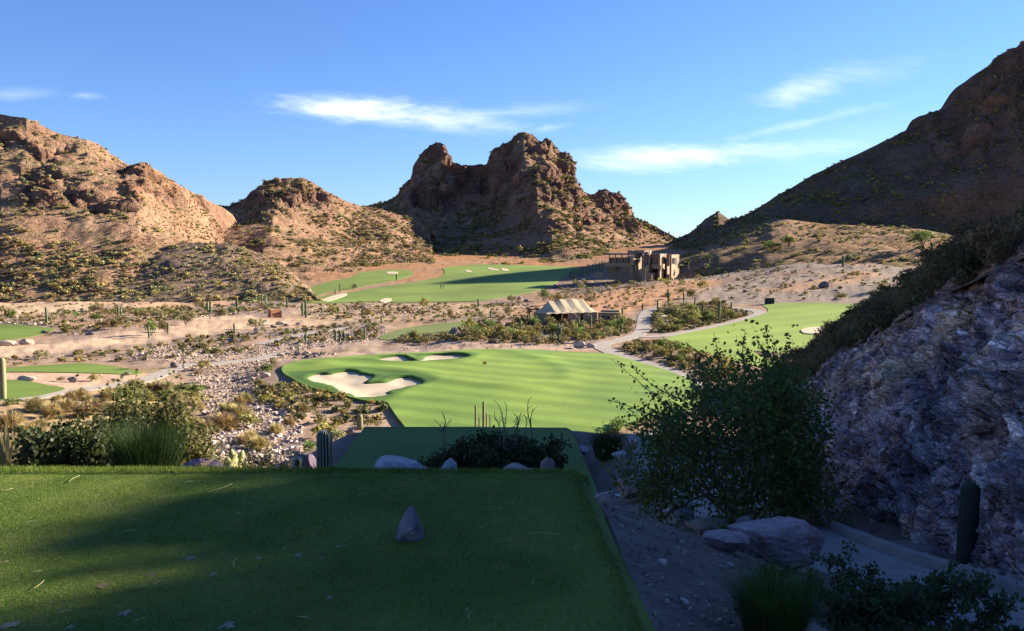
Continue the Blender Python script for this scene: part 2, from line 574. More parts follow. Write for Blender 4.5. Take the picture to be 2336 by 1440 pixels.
PATCH_PX = {
 'fairway_far': [(700,691),(740,676),(800,668),(870,655),(940,645),(1000,633),(1015,622),(1012,612),(1050,607),(1110,604),(1200,606),(1300,609),(1330,613),(1300,625),(1270,645),(1240,660),(1190,672),(1140,680),(1090,688),(1000,690),(920,692),(840,689),(780,692)],
 'fairway_left': [(668,679),(690,670),(712,655),(760,641),(800,634),(820,623),(880,617),(935,617),(940,628),(905,640),(850,650),(800,661),(745,668),(705,683)],
 'fairway_right': [(1520,776),(1560,762),(1640,746),(1700,730),(1745,716),(1752,706),(1740,697),(1760,692),(1850,692),(1960,694),(2050,700),(2050,800),(1900,860),(1700,830),(1580,800)],
 'tee_valley': [(862,772),(895,757),(950,745),(1010,738),(1060,734),(1075,737),(1050,752),(1000,765),(930,772),(890,777)],
 'turf_left_top': [(-160,745),(-40,741),(40,741),(90,746),(125,752),(100,762),(60,771),(0,776),(-160,780)],
 'turf_left_mid': [(10,840),(90,835),(180,830),(240,834),(290,842),(328,852),(290,855),(200,852),(90,850),(30,850),(-60,848),(-60,842)],
 'turf_left_low': [(-60,868),(20,868),(70,872),(110,880),(150,888),(110,900),(60,908),(-60,915)],
}
PATCH = {k: spline(hit(v)[:, :2], 4, True) for k, v in PATCH_PX.items()}
SAND_PX = {  # far bunkers: name, outline
 'a': [(735,686),(760,676),(785,671),(792,674),(770,683),(745,689)],
 'b': [(866,688),(880,682),(893,683),(890,688),(875,692)],
 'c': [(1113,612),(1122,613),(1138,617),(1130,618),(1115,615)],
 'd': [(1145,613),(1158,615),(1159,619),(1146,618)],
 'e': [(1062,617),(1074,619),(1076,622),(1064,621)],
 'f': [(882,622),(895,621),(908,622),(905,625),(886,626)],
 'g': [(1828,755),(1850,749),(1880,749),(1886,756),(1870,764),(1836,763)],
}
ROADS = {}
def ribbon_line(px, n=10):
    return spline(hit(px)[:, :2], n)
ROADS['fork'] = (ribbon_line([(1510,702),(1482,708),(1470,722),(1468,740),(1460,760),(1425,774),(1378,784),(1376,795),(1420,812),(1480,831),(1540,851),(1600,884)]), 3.2)
ROADS['loop'] = (ribbon_line([(1452,768),(1500,768),(1560,760),(1640,744),(1700,729),(1735,716),(1722,709),(1690,705),(1650,702)]), 3.4)
ROADS['left'] = (ribbon_line([(40,915),(120,899),(200,888),(270,879),(330,868),(372,852),(410,838),(430,832),(480,832),(530,826),(590,819),(640,806)]), 2.6)
ROADS['rise'] = (ribbon_line([(590,786),(630,776),(680,766),(740,755),(800,748)]), 2.4)
_tail = ROADS['fork'][0][-1]
NEAR_PATH = spline(np.array([(4.3,-6),(4.0,0),(3.55,4),(3.45,6),(3.55,9),(3.75,13),(4.1,18),(4.7,26),(5.6,38),(8,55),(12,75),(18,95), tuple(_tail)]), 8)
ROADS['near'] = (NEAR_PATH, 1.7)

_cover = [GREEN] + list(PATCH.values())
def quiet(x, y):
    """1 where turf or paving lies, so that the floor stays smooth there"""
    q = np.zeros(np.shape(x))
    for p in _cover:
        lo = p.min(0) - 9; hi = p.max(0) + 9
        m = (x > lo[0]) & (x < hi[0]) & (y > lo[1]) & (y < hi[1])
        if m.any():
            q[m] = np.maximum(q[m], smooth(-7, -0.5, sdist(x[m], y[m], p)))
    for line, wd in ROADS.values():
        lo = line.min(0) - 6; hi = line.max(0) + 6
        m = (x > lo[0]) & (x < hi[0]) & (y > lo[1]) & (y < hi[1])
        if m.any():
            q[m] = np.maximum(q[m], smooth(wd + 2.0, wd * 0.5 + 0.3, poly_dist(x[m], y[m], line, False)))
    return q

def floor_z(x, y, noise=True):
    x = np.asarray(x, float); y = np.asarray(y, float)
    z = base_z(x, y)
    if noise:
        r = np.hypot(x, y)
        P = np.stack([x, y, z * 0], -1)
        k = smooth(6, 60, r)
        nz = fbm(P * 0.06, 4, 3) * 1.1 * smooth(50, 110, r) + fbm(P * 0.45, 3, 9) * (0.06 + 0.30 * k)
        z = z + nz * (1 - quiet(x, y))
    m = (y > 70) & (y < 190) & (np.abs(x) < 70)
    if m.any():
        s = sdist(x[m], y[m], GREEN)
        t = smooth(-7, -0.2, s)
        z[m] = z[m] * (1 - t) + (green_plane(x[m], y[m]) - 0.42 - 1.3 * smooth(0.6, 4.0, s)) * t
    m = (np.hypot(x, y) < 14) & (x < 2.2)
    if m.any():     # under and just around the upper tee
        lim = np.where(y[m] < 6.9, EZ - 1.65 - 0.32, 1e9)
        lim = np.where((x[m] > 0.62) & (y[m] < 6.9), EZ - 1.65 - 0.10 - 0.12 * (x[m] - 0.62), lim)
        z[m] = np.minimum(z[m], lim)
    m = (y > 16) & (y < 44) & (np.abs(x) < 14)
    if m.any():
        s = sdist(x[m], y[m], TEE2)
        t = smooth(-2.0, 0.0, s)
        z[m] = z[m] * (1 - t) + (TEE2_Z - 0.28) * t
    return z

def drop(x, y):
    return float(floor_z(np.array([x]), np.array([y]))[0])

def on_floor(px, py):
    """one world point on the finished floor below photo pixel"""
    p = hit([(px, py)])[0]
    return np.array([p[0], p[1], drop(p[0], p[1])])

# --- soil colours (linear albedo) -------------------------------------------
TAN = np.array((0.295, 0.187, 0.116)); PINK = np.array((0.320, 0.225, 0.166)); GREY = np.array((0.191, 0.153, 0.133)); ORANGE = np.array((0.320, 0.162, 0.076))
DRY = np.array((0.275, 0.187, 0.081)); OLIVE = np.array((0.134, 0.117, 0.056)); DARKSOIL = np.array((0.170, 0.112, 0.085)); STONE = np.array((0.356, 0.283, 0.250))
def zone_poly(px):
    return hit(px)[:, :2]
ZONES = [  # outline, colour, soft edge in metres
 (zone_poly([(-200,686),(150,686),(300,692),(330,703),(200,714),(0,716),(-200,718)]), np.array((0.465, 0.338, 0.215)), 6),
 (zone_poly([(150,680),(420,678),(560,694),(420,704),(250,698)]), np.array((0.465, 0.298, 0.183)), 6),
 (zone_poly([(-200,830),(-200,792),(60,786),(200,772),(350,752),(430,735),(440,722),(500,718),(600,722),(640,735),(600,752),(520,760),(440,765),(330,782),(200,795),(60,812)]), np.array((0.494, 0.347, 0.226)), 2.5),
 (zone_poly([(600,726),(700,720),(820,716),(840,726),(700,745),(620,752)]), np.array((0.445, 0.307, 0.200)), 3),
 (zone_poly([(0,850),(330,852),(350,865),(200,890),(110,890),(0,865)]), np.array((0.453, 0.307, 0.207)), 1.5),
 (zone_poly([(430,1062),(470,960),(440,900),(450,860),(540,835),(400,830),(280,815),(350,785),(560,790),(700,750),(880,745),(880,790),(700,800),(620,830),(560,860),(600,900),(690,950),(700,1062)]), np.array((0.326, 0.249, 0.192)), 2),
 (zone_poly([(600,860),(660,865),(760,900),(880,915),(905,955),(900,985),(790,985),(700,960),(620,910),(570,880)]), np.array((0.305, 0.224, 0.157)), 2),
 (zone_poly([(650,815),(900,786),(1100,780),(1360,775),(1400,800),(1200,800),(900,806),(700,822)]), np.array((0.366, 0.270, 0.196)), 2),
 (zone_poly([(0,900),(200,895),(330,880),(440,900),(440,960),(400,1062),(-200,1080),(-200,920)]), np.array((0.415, 0.290, 0.145)), 5),
 (zone_poly([(1180,720),(1190,700),(1260,688),(1340,670),(1450,655),(1560,640),(1640,640),(1600,665),(1520,690),(1460,706),(1400,735),(1300,740)]), np.array((0.465, 0.252, 0.123)), 4),
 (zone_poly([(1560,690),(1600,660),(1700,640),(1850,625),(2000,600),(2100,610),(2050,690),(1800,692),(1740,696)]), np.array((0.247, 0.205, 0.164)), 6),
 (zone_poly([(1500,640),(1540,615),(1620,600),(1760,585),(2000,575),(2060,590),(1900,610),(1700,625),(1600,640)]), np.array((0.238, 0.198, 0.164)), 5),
 (zone_poly([(1700,660),(1850,640),(1950,618),(2020,625),(1950,650),(1800,668)]), np.array((0.375, 0.224, 0.123)), 5),
 (zone_poly([(640,700),(720,690),(1000,693),(1150,690),(1220,700),(1100,720),(900,730),(700,735)]), np.array((0.355, 0.256, 0.157)), 5),
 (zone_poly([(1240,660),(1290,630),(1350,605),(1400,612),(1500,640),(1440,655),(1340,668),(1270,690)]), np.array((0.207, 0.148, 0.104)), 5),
 (zone_poly([(1400,785),(1450,778),(1530,775),(1600,800),(1640,850),(1540,845),(1460,818)]), np.array((0.267, 0.198, 0.129)), 2),
]

def floor_color(x, y):
    P = np.stack([x, y, x * 0], -1)
    r = np.hypot(x, y)
    a = smooth(-0.25, 0.25, fbm(P * 0.03, 4, 21))
    c = lerp(TAN, GREY * 1.15, a * 0.7)
    c = lerp(c, DRY, smooth(0.05, 0.35, fbm(P * 0.05, 4, 33)) * 0.6)
    # beyond the valley the floor is orange hillside soil
    c = lerp(c, ORANGE, smooth(330, 480, r) * (0.55 + 0.45 * smooth(-.2, .2, fbm(P * .02, 3, 5))))
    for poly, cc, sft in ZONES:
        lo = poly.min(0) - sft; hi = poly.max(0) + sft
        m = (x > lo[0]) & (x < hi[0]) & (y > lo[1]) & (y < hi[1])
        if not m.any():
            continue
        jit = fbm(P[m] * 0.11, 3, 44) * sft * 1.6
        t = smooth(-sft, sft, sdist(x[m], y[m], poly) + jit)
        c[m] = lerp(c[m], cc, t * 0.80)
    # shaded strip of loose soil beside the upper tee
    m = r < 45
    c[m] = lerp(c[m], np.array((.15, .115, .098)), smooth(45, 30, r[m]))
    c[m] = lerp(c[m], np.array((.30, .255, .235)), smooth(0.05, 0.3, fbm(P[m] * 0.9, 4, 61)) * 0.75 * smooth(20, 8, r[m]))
    return c * (1 + 0.34 * fbm(P * 0.4, 4, 71) + .22 * fbm(P * .09, 3, 72))[..., None]

az = np.concatenate([np.linspace(-180, -48, 67)[:-1], np.linspace(-48, 48, 720), np.linspace(48, 180, 67)[1:-1]])
rr = np.geomspace(1.6, 2600, 430)
A_, R_ = np.meshgrid(np.radians(az), rr, indexing='ij')
gx, gy = R_ * np.sin(A_), R_ * np.cos(A_)
gz = floor_z(gx, gy)
gz = np.where(R_ > 1000, gz * (1 - smooth(1000, 1500, R_)) + (EZ + 5) * smooth(1000, 1500, R_), gz)
gP = np.stack([gx, gy, gz], -1)
M_FLOOR = terrain_mat('valley_soil', 0.35, 2.2, 14.0, 0.5, 0.5, 0.12, speck=(1.4, 0.34, (.34, .285, .245), 0.55))
gf = grid_faces(len(az), len(rr), wrap=True)
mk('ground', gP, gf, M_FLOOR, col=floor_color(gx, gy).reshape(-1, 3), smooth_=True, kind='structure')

# ------------------------------------------------------------------ hills
M_HILL = terrain_mat('hill_soil', 0.06, 0.4, 1.5, 0.75, 1.0, 2.0, speck=(0.5, 0.42, (.115, .11, .055), 0.75))
M_PEAK = terrain_mat('peak_rock', 0.04, 0.22, 0.8, 0.7, 1.0, 2.6)
ROCK1 = np.array((.170, .095, .066)); ROCK2 = np.array((.115, .072, .058)); ROCK3 = np.array((.225, .12, .072))

def hill(name, lines, npx, seg, rockf, amp, rock_amp, scale, seed, soil=(TAN, ORANGE, DRY), back=((22, -3), (75, -38), (190, -130)), mat=None, green=0.35, gully=0.0):
    """lines: foot ... crest, each a table of (px, py, dist)"""
    p0 = max(l[0][0] for l in lines); p1 = min(l[-1][0] for l in lines)
    px = np.linspace(p0, p1, npx)
    rows = []
    for l in lines:
        l = np.array(l, float)
        rows.append(pt(px, np.interp(px, l[:, 0], l[:, 1]), np.interp(px, l[:, 0], l[:, 2])))
    fz = floor_z(rows[0][:, 0], rows[0][:, 1], False)
    rows[0][:, 2] = np.minimum(rows[0][:, 2], fz - 0.3)
    q0 = rows[0] + np.array([0, -12, 0.0])
    q0[:, 2] = np.minimum(floor_z(q0[:, 0], q0[:, 1], False), rows[0][:, 2]) - 4.0
    rows = [q0] + rows
    cr = rows[-1]
    for dy_, dz_ in back:
        rows.append(cr + np.array([0, dy_, dz_]))
    K = np.stack(rows, 1)
    segs = [6] + list(seg) + [6] + [8] * (len(back) - 1)
    P, vv_ = [], []
    nl = K.shape[1]
    for s in range(nl - 1):
        a, b, c, d = K[:, max(s - 1, 0)], K[:, s], K[:, s + 1], K[:, min(s + 2, nl - 1)]
        for k in range(segs[s]):
            t = k / segs[s]
            if s == nl - 2 - len(back) or s >= nl - 1 - len(back):      # keep the crest crisp
                q = b + (c - b) * t
            else:
                q = 0.5 * (2 * b + (c - a) * t + (2 * a - 5 * b + 4 * c - d) * t * t + (-a + 3 * b - 3 * c + d) * t ** 3)
            P.append(q); vv_.append(s + t)
    P.append(K[:, -1]); vv_.append(nl - 1.0)
    P = np.stack(P, 1)
    v = np.array(vv_)[None] - 1.0           # 0 = foot, n-1 = crest
    v = v / (len(lines) - 1) + 0 * P[..., 0]
    U = px[:, None] + 0 * v
    N = grid_normals(P)
    if (N[..., 2]).mean() < 0:
        N = -N
    rk = rockf(U, v, P)
    fade = smooth(-0.05, 0.12, v)
    near_crest = 1 - 0.65 * np.exp(-((v - 1) / 0.05) ** 2)
    big = fbm(P / scale, 5, seed)
    disp = amp * big * fade * near_crest
    if gully:
        G = P.copy(); G[..., 1] *= 0.25; G[..., 2] *= 0.12
        disp = disp - gully * (0.5 + 0.5 * fbm(G / (scale * 0.55), 3, seed + 5, ridged=True)) * fade * near_crest
    W = P.copy(); W[..., 2] *= 0.45
    W = W + 2.5 * np.stack([perlin(P / 9, 1), perlin(P / 9, 2), perlin(P / 9, 3)], -1)
    f1, f2, idc = worley(W / (scale * 0.22), seed)
    g1, g2, idd = worley(W / (scale * 0.085), seed + 1)
    crag = np.minimum(f2 - f1, 0.45) / 0.45 * 0.75 + idc * 0.5 + np.minimum(g2 - g1, 0.4) / 0.4 * 0.22
    disp = disp + rock_amp * (crag - 0.7) * rk * np.maximum(near_crest, 0.5)
    P2 = P + N * disp[..., None]
    N2 = grid_normals(P2)
    N2 = np.where((N2[..., 2] < 0)[..., None], -N2, N2)
    steep = smooth(0.72, 0.5, N2[..., 2])
    rock = np.clip(np.maximum(rk * smooth(0.93, 0.68, N2[..., 2]), steep * 0.55) , 0, 1)
    a = smooth(-0.22, 0.22, fbm(P2 / 26, 4, seed + 30)); b = smooth(0.0, 0.3, fbm(P2 / 15, 4, seed + 40))
    c = lerp(lerp(np.broadcast_to(soil[0], P2.shape), soil[1], a), soil[2], b * 0.7)
    c = lerp(c, OLIVE, smooth(0.05, 0.3, fbm(P2 / 11, 4, seed + 50)) * green)
    rc = lerp(lerp(np.broadcast_to(ROCK1, P2.shape), ROCK2, smooth(-.2, .2, fbm(P2 / 12, 4, seed + 60))), ROCK3, smooth(.05, .3, fbm(P2 / 20, 3, seed + 70)))
    rc = rc * (0.8 + 0.4 * idc)[..., None]
    c = lerp(c, rc, rock)
    o = mk(name, P2, grid_faces(*P2.shape[:2]), mat or M_HILL, col=c.reshape(-1, 3), smooth_=False if rock_amp > 4 else True, kind='structure')
    return dict(P=P2, N=N2, v=v, U=U, rock=rock, o=o)

def band(U, v, u0, u1, v0, v1, su=25.0, sv=0.06):
    return smooth(u0 - su, u0 + su, U) * smooth(u1 + su, u1 - su, U) * smooth(v0 - sv, v0 + sv, v) * smooth(v1 + sv, v1 - sv, v)

HL = hill('left_hill', [
  [(-420,700,292),(0,691,300),(200,689,303),(330,682,310),(420,655,340),(480,600,410),(520,588,460),(570,612,500)],
  [(-420,560,340),(0,560,340),(160,560,345),(300,560,352),(400,560,365),(480,548,430),(520,560,490),(570,608,520)],
  [(-420,470,372),(0,462,368),(100,470,372),(200,475,374),(320,478,380),(400,492,405),(480,507,480),(520,540,510),(570,605,530)],
  [(-420,360,400),(0,375,400),(100,385,402),(180,392,404),(260,405,406),(330,420,415),(400,455,440),(480,490,500),(520,530,525),(570,602,540)],
  [(-420,200,432),(-100,240,430),(0,255,430),(60,265,430),(130,298,435),(200,313,440),(230,326,445),(280,366,450),(298,371,450),(306,364,449),(318,361,449),(335,363,449),(348,372,450),(356,385,452),(380,397,456),(420,425,470),(450,449,490),(470,462,512),(490,482,532),(520,525,545),(570,600,550)],
 ], 300, [40, 30, 44, 44], lambda U, v, P: np.clip(band(U, v, 40, 330, 0.50, 0.76) + band(U, v, -60, 130, 0.80, 0.93) + band(U, v, 270, 430, 0.72, 1.03) * .9 + band(U, v, 150, 300, 0.84, 1.02) * 0.5 + band(U, v, -300, -40, .45, .7), 0, 1) * smooth(-.35, .1, fbm(P / 22, 3, 8)),
 6.0, 6.0, 60, 101, soil=(TAN * 1.25, np.array((0.340, 0.198, 0.123)), np.array((0.290, 0.216, 0.117))), gully=3.0)

HH = hill('spur_hill', [
  [(150,688,304),(400,689,303),(560,692,300),(680,694,297),(740,694,297)],
  [(150,660,322),(300,625,335),(430,615,338),(560,625,335),(640,650,322),(700,672,308),(740,690,299)],
  [(150,650,335),(210,612,350),(270,580,358),(350,563,364),(430,551,370),(520,553,372),(580,570,370),(630,592,366),(670,630,350),(700,660,325),(740,688,302)],
 ], 200, [36, 40], lambda U, v, P: 0.25 * band(U, v, 500, 640, .4, .9), 3.5, 3.0, 40, 202, soil=(np.array((0.221, 0.156, 0.122)), np.array((0.294, 0.196, 0.134)), OLIVE * 1.15), green=0.6, gully=2.2, back=((12, -1), (40, -14), (80, -50)))

HM = hill('middle_hill', [
  [(400,640,400),(500,640,405),(600,650,380),(700,635,400),(830,608,470),(930,606,500),(990,606,510)],
  [(400,560,480),(500,560,490),(600,560,470),(700,565,490),(830,568,540),(930,570,570),(990,580,580)],
  [(400,520,545),(500,505,560),(560,495,560),(620,490,545),(690,500,565),(760,510,590),(830,525,605),(930,535,630),(990,550,640)],
  [(400,520,600),(440,488,600),(480,466,600),(520,463,605),(560,446,610),(575,430,610),(590,419,612),(596,405,615),(620,400,617),(645,398,620),(670,401,622),(692,400,625),(715,413,628),(740,430,632),(770,445,640),(800,458,650),(830,467,660),(870,474,670),(930,490,680),(990,520,690)],
 ], 240, [40, 36, 50], lambda U, v, P: np.clip(band(U, v, 560, 760, 0.72, 0.97) + band(U, v, 560, 640, .8, 1.02), 0, 1) * smooth(-.3, .15, fbm(P / 25, 3, 4)),
 9.0, 9.0, 70, 303, soil=(TAN * 1.1, np.array((0.286, 0.169, 0.109)), np.array((0.221, 0.169, 0.094))), green=0.5, gully=4.5)

PEAK = hill('rocky_peak', [
  [(740,612,480),(900,613,490),(1000,609,490),(1100,603,500),(1200,600,505),(1300,602,500),(1400,602,510),(1500,603,530),(1640,612,560)],
  [(740,560,640),(900,562,640),(1000,562,640),(1100,560,628),(1200,556,610),(1260,548,598),(1330,556,605),(1400,562,625),(1500,570,640),(1640,595,660)],
  [(740,515,760),(880,512,745),(950,508,740),(1050,510,750),(1120,505,735),(1170,500,700),(1225,478,670),(1260,484,668),(1320,500,690),(1400,515,715),(1500,545,725),(1640,582,715)],
  [(740,492,850),(860,470,815),(905,448,800),(930,420,795),(960,405,795),(1010,400,795),(1050,425,805),(1100,430,800),(1130,405,785),(1180,392,750),(1225,385,735),(1260,395,738),(1312,425,750),(1360,452,760),(1420,470,765),(1500,525,750),(1640,575,735)],
  [(740,484,890),(800,471,880),(840,467,870),(880,458,850),(905,444,840),(916,425,832),(926,412,830),(938,382,830),(943,372,830),(957,352,830),(966,340,830),(978,326,830),(990,321,830),(1005,322,830),(1018,330,830),(1030,350,830),(1040,366,831),(1052,376,832),(1065,369,835),(1078,374,838),(1105,371,835),(1110,356,832),(1130,340,828),(1141,334,828),(1144,322,826),(1163,316,825),(1172,306,823),(1180,299,822),(1195,297,820),(1208,302,820),(1217,311,820),(1230,317,820),(1246,312,820),(1260,316,818),(1270,333,816),(1280,345,815),(1300,346,813),(1309,356,812),(1316,375,810),(1317,398,808),(1313,410,808),(1325,422,808),(1345,440,806),(1358,438,803),(1375,433,799),(1400,434,796),(1420,446,792),(1438,466,788),(1450,488,785),(1475,502,780),(1500,514,774),(1530,531,765),(1570,552,755),(1640,574,740)],
 ], 520, [50, 50, 50, 90], lambda U, v, P: np.clip(band(U, v, 915, 1330, 0.60, 1.1, 18, .04) + band(U, v, 1180, 1330, .36, .7, 18, .05) * .5 + band(U, v, 1320, 1470, .45, 1.1, 15, .06) * .85, 0, 1) * (0.35 + 0.65 * smooth(-.3, .1, fbm(P / 30, 3, 6))),
 9.0, 10.5, 105, 404, soil=(TAN * .95, np.array((0.255, 0.147, 0.091)), np.array((0.181, 0.147, 0.079))), mat=M_PEAK, green=0.55, gully=5.0, back=((14, -3), (50, -36), (160, -140)))

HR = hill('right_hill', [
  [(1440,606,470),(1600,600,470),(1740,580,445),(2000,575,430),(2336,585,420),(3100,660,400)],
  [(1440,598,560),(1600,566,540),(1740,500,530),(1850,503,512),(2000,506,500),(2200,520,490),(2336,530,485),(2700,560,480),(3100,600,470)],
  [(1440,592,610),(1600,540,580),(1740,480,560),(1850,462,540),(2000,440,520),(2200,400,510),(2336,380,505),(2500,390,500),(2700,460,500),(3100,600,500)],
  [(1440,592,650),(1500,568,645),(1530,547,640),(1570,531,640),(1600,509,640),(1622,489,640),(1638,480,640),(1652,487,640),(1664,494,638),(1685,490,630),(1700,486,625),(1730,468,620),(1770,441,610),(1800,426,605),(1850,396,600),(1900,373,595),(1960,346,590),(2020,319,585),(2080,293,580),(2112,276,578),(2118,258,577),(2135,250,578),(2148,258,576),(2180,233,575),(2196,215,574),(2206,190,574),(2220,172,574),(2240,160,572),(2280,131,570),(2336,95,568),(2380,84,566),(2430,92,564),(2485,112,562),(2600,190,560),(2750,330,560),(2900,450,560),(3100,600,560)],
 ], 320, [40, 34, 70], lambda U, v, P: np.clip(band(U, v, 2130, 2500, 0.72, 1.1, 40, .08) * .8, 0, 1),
 8.0, 8.0, 70, 505, soil=(np.array((0.146, 0.105, 0.078)), np.array((0.136, 0.085, 0.060)), np.array((0.124, 0.102, 0.058))), green=0.5, gully=3.0)  # dark scrubby soil, albedo lowered further to deepen the hill's shade

HU = hill('gravel_mound', [
  [(1470,612,380),(1640,594,350),(1760,590,340),(2000,580,320),(2160,578,300),(2400,600,280)],
  [(1470,606,420),(1560,586,405),(1640,566,396),(1760,548,386),(2000,548,365),(2160,556,348),(2400,590,325)],
  [(1470,604,468),(1560,580,458),(1640,546,448),(1700,516,443),(1760,499,438),(1800,500,433),(1880,510,428),(2000,515,418),(2100,522,408),(2160,532,398),(2250,560,388),(2400,585,378)],
 ], 200, [30, 30], lambda U, v, P: 0 * U, 2.2, 1.0, 30, 606, soil=(TAN, np.array((0.279, 0.164, 0.086)), DRY), green=0.55, gully=1.0, back=((20, -2), (60, -30)))
# ------------------------------------------------------------------ turf, sand and paths
def turf_attr(name, s_big, s_fine, stripe=None, bump=0.3, bdist=0.03, var=0.22):
    m, t, bs, out, co = mat_new(name)
    at = t.new('ShaderNodeAttribute', attribute_name='Col').outputs[0]
    n1 = t.noise(co, s_big, 5, 0.6); n2 = t.noise(co, s_fine, 4, 0.75)
    f = t.math('ADD', t.math('MULTIPLY', n1, 0.55), t.math('MULTIPLY', n2, 0.45))
    k = t.maprange(f, 0.3, 0.7, 1 - var, 1 + var, False)
    if stripe:
        period, ang, amt, dist = stripe
        mp = t.new('ShaderNodeMapping'); t.put(mp.inputs[0], co); mp.inputs['Rotation'].default_value = (0, 0, ang)
        wv = t.new('ShaderNodeTexWave', wave_type='BANDS', bands_direction='X')
        t.put(wv.inputs['Vector'], mp.outputs[0]); wv.inputs['Scale'].default_value = 2 * math.pi / (20 * period) * 1.0
        wv.inputs['Distortion'].default_value = dist; wv.inputs['Detail'].default_value = 1; wv.inputs['Detail Scale'].default_value = 0.35
        k = t.math('MULTIPLY', k, t.maprange(wv.outputs['Fac'], 0.2, 0.8, 1 - amt, 1 + amt))
    cc = t.new('ShaderNodeCombineXYZ')
    for i in range(3): t.put(cc.inputs[i], k)
    c = t.mix(1.0, at, cc.outputs[0], 'MULTIPLY')
    c = t.mix(t.maprange(n2, 0.55, 0.75, 0, 0.35), c, t.mix(1.0, c, (1.35, 1.2, 0.8), 'MULTIPLY'))
    t.put(bs.inputs['Base Color'], c)
    bs.inputs['Roughness'].default_value = 0.8
    bs.inputs['Specular IOR Level'].default_value = 0.2
    b = t.new('ShaderNodeBump'); b.inputs['Strength'].default_value = bump; b.inputs['Distance'].default_value = bdist
    t.put(b.inputs['Height'], n2)
    t.l.new(b.outputs[0], bs.inputs['Normal'])
    return m

def sheet(name, poly, zf, step, mat, skirt=0.0, colf=None, kind='structure', jit=0.0, seed=1, **kw):
    poly = np.asarray(poly, float)[:, :2]
    # even spacing along the rim
    cl = np.vstack([poly, poly[:1]])
    L = np.concatenate([[0], np.cumsum(np.hypot(*np.diff(cl, axis=0).T))])
    nb = max(12, int(L[-1] / step))
    s = np.linspace(0, L[-1], nb, endpoint=False)
    rim = np.stack([np.interp(s, L, cl[:, 0]), np.interp(s, L, cl[:, 1])], -1)
    if jit:
        nn = fbm(np.stack([rim[:, 0] * 0.8, rim[:, 1] * 0.8, rim[:, 0] * 0], -1), 3, seed)
        c = rim.mean(0); d = rim - c; d /= np.linalg.norm(d, axis=1, keepdims=True)
        rim = rim + d * (nn * jit)[:, None]
    lo, hi = rim.min(0), rim.max(0)
    gx_, gy_ = np.meshgrid(np.arange(lo[0], hi[0], step), np.arange(lo[1], hi[1], step))
    gx_ = gx_ + (np.arange(gx_.shape[0]) % 2)[:, None] * step * 0.5
    q = np.stack([gx_.ravel(), gy_.ravel()], -1)
    q = q[sdist(q[:, 0], q[:, 1], rim) > step * 0.45]
    allp = np.vstack([rim, q])
    res = geometry.delaunay_2d_cdt([Vector(p) for p in allp], [], [list(range(nb))], 1, 1e-5)
    v2 = np.array([tuple(p) for p in res[0]]); fc = [f for f in res[2] if len(f) == 3]
    fc = np.array(fc, np.int64)
    a, b, c = v2[fc[:, 0]], v2[fc[:, 1]], v2[fc[:, 2]]
    flip = ((b[:, 0] - a[:, 0]) * (c[:, 1] - a[:, 1]) - (b[:, 1] - a[:, 1]) * (c[:, 0] - a[:, 0])) < 0
    fc[flip] = fc[flip][:, ::-1]
    z = zf(v2[:, 0], v2[:, 1])
    V = np.column_stack([v2, z])
    Fs = [fc]
    colr = colf(v2[:, 0], v2[:, 1]) if colf else None
    if skirt:
        rz = zf(rim[:, 0], rim[:, 1])
        n0 = len(V)
        top = np.column_stack([rim, rz]); bot = top.copy(); bot[:, 2] -= skirt
        V = np.vstack([V, top, bot])
        i = np.arange(nb); j = (i + 1) % nb
        Fs.append(np.stack([n0 + i, n0 + nb + i, n0 + nb + j, n0 + j], -1))
        if colr is not None:
            rc = colf(rim[:, 0], rim[:, 1])
            colr = np.vstack([colr, rc * .7, np.broadcast_to(np.array((.10, .08, .06)), rc.shape)])
    return mk(name, V, Fs, mat, col=colr, smooth_=True, kind=kind, **kw)

G_LIGHT = np.array((.172, .258, .040)); G_MID = np.array((.128, .212, .034)); G_DARK = np.array((.060, .125, .018)); G_FAR = np.array((.165, .235, .042))
M_GREEN = turf_attr('green_turf', 0.12, 3.0, stripe=(5.2, math.radians(118), 0.10, 4.5), bump=0.1, var=0.24)
M_FAIR = turf_attr('fairway_turf', 0.05, 1.2, stripe=(9.0, math.radians(60), 0.05, 4.0), bump=0.1, var=0.2)
M_TEE = turf_attr('tee_turf', 0.8, 130.0, bump=0.8, bdist=0.012, var=0.42)
M_SAND = simple('bunker_sand', (.50, .41, .28), 0.95, 0.08, 0.6, 0.3, 3.0)
M_CONC = simple('path_concrete', (.30, .265, .225), 0.9, 0.16, 0.7, 0.15, 20.0)
M_CONC_NEAR = simple('path_concrete_near', (.215, .205, .20), 0.9, 0.2, 1.6, 0.35, 45.0)

def gp(px):
    return spline(hit(px, green_plane)[:, :2], 3, True)
B1 = gp([(702,863),(723,855),(753,856),(767,852),(798,849),(822,855),(848,860),(838,868),(829,874),(860,873),(880,872),(894,866),(918,862),(940,864),(963,875),(928,881),(901,887),(876,893),(886,896),(853,903),(817,903),(805,896),(784,893),(767,881),(740,874),(716,870)])
B2 = gp([(858,820),(884,816),(918,814),(938,821),(957,821),(976,813),(1014,811),(1056,812),(1066,816),(1031,820),(962,826),(911,826),(877,824)])
PUTT = gp([(745,832),(800,823),(880,828),(960,829),(1060,826),(1090,813),(1060,806),(1110,803),(1180,810),(1240,830),(1272,853),(1258,868),(1190,873),(1110,873),(1030,862),(985,850),(900,838),(820,838)])
ROUGH = gp([(650,848),(700,846),(790,843),(880,846),(960,856),(1000,866),(985,876),(940,884),(900,903),(880,914),(830,913),(760,895),(700,881),(664,862)])
ROUGH2 = gp([(850,818),(920,808),(1000,806),(1085,806),(1095,812),(1060,820),(1000,824),(930,812)])

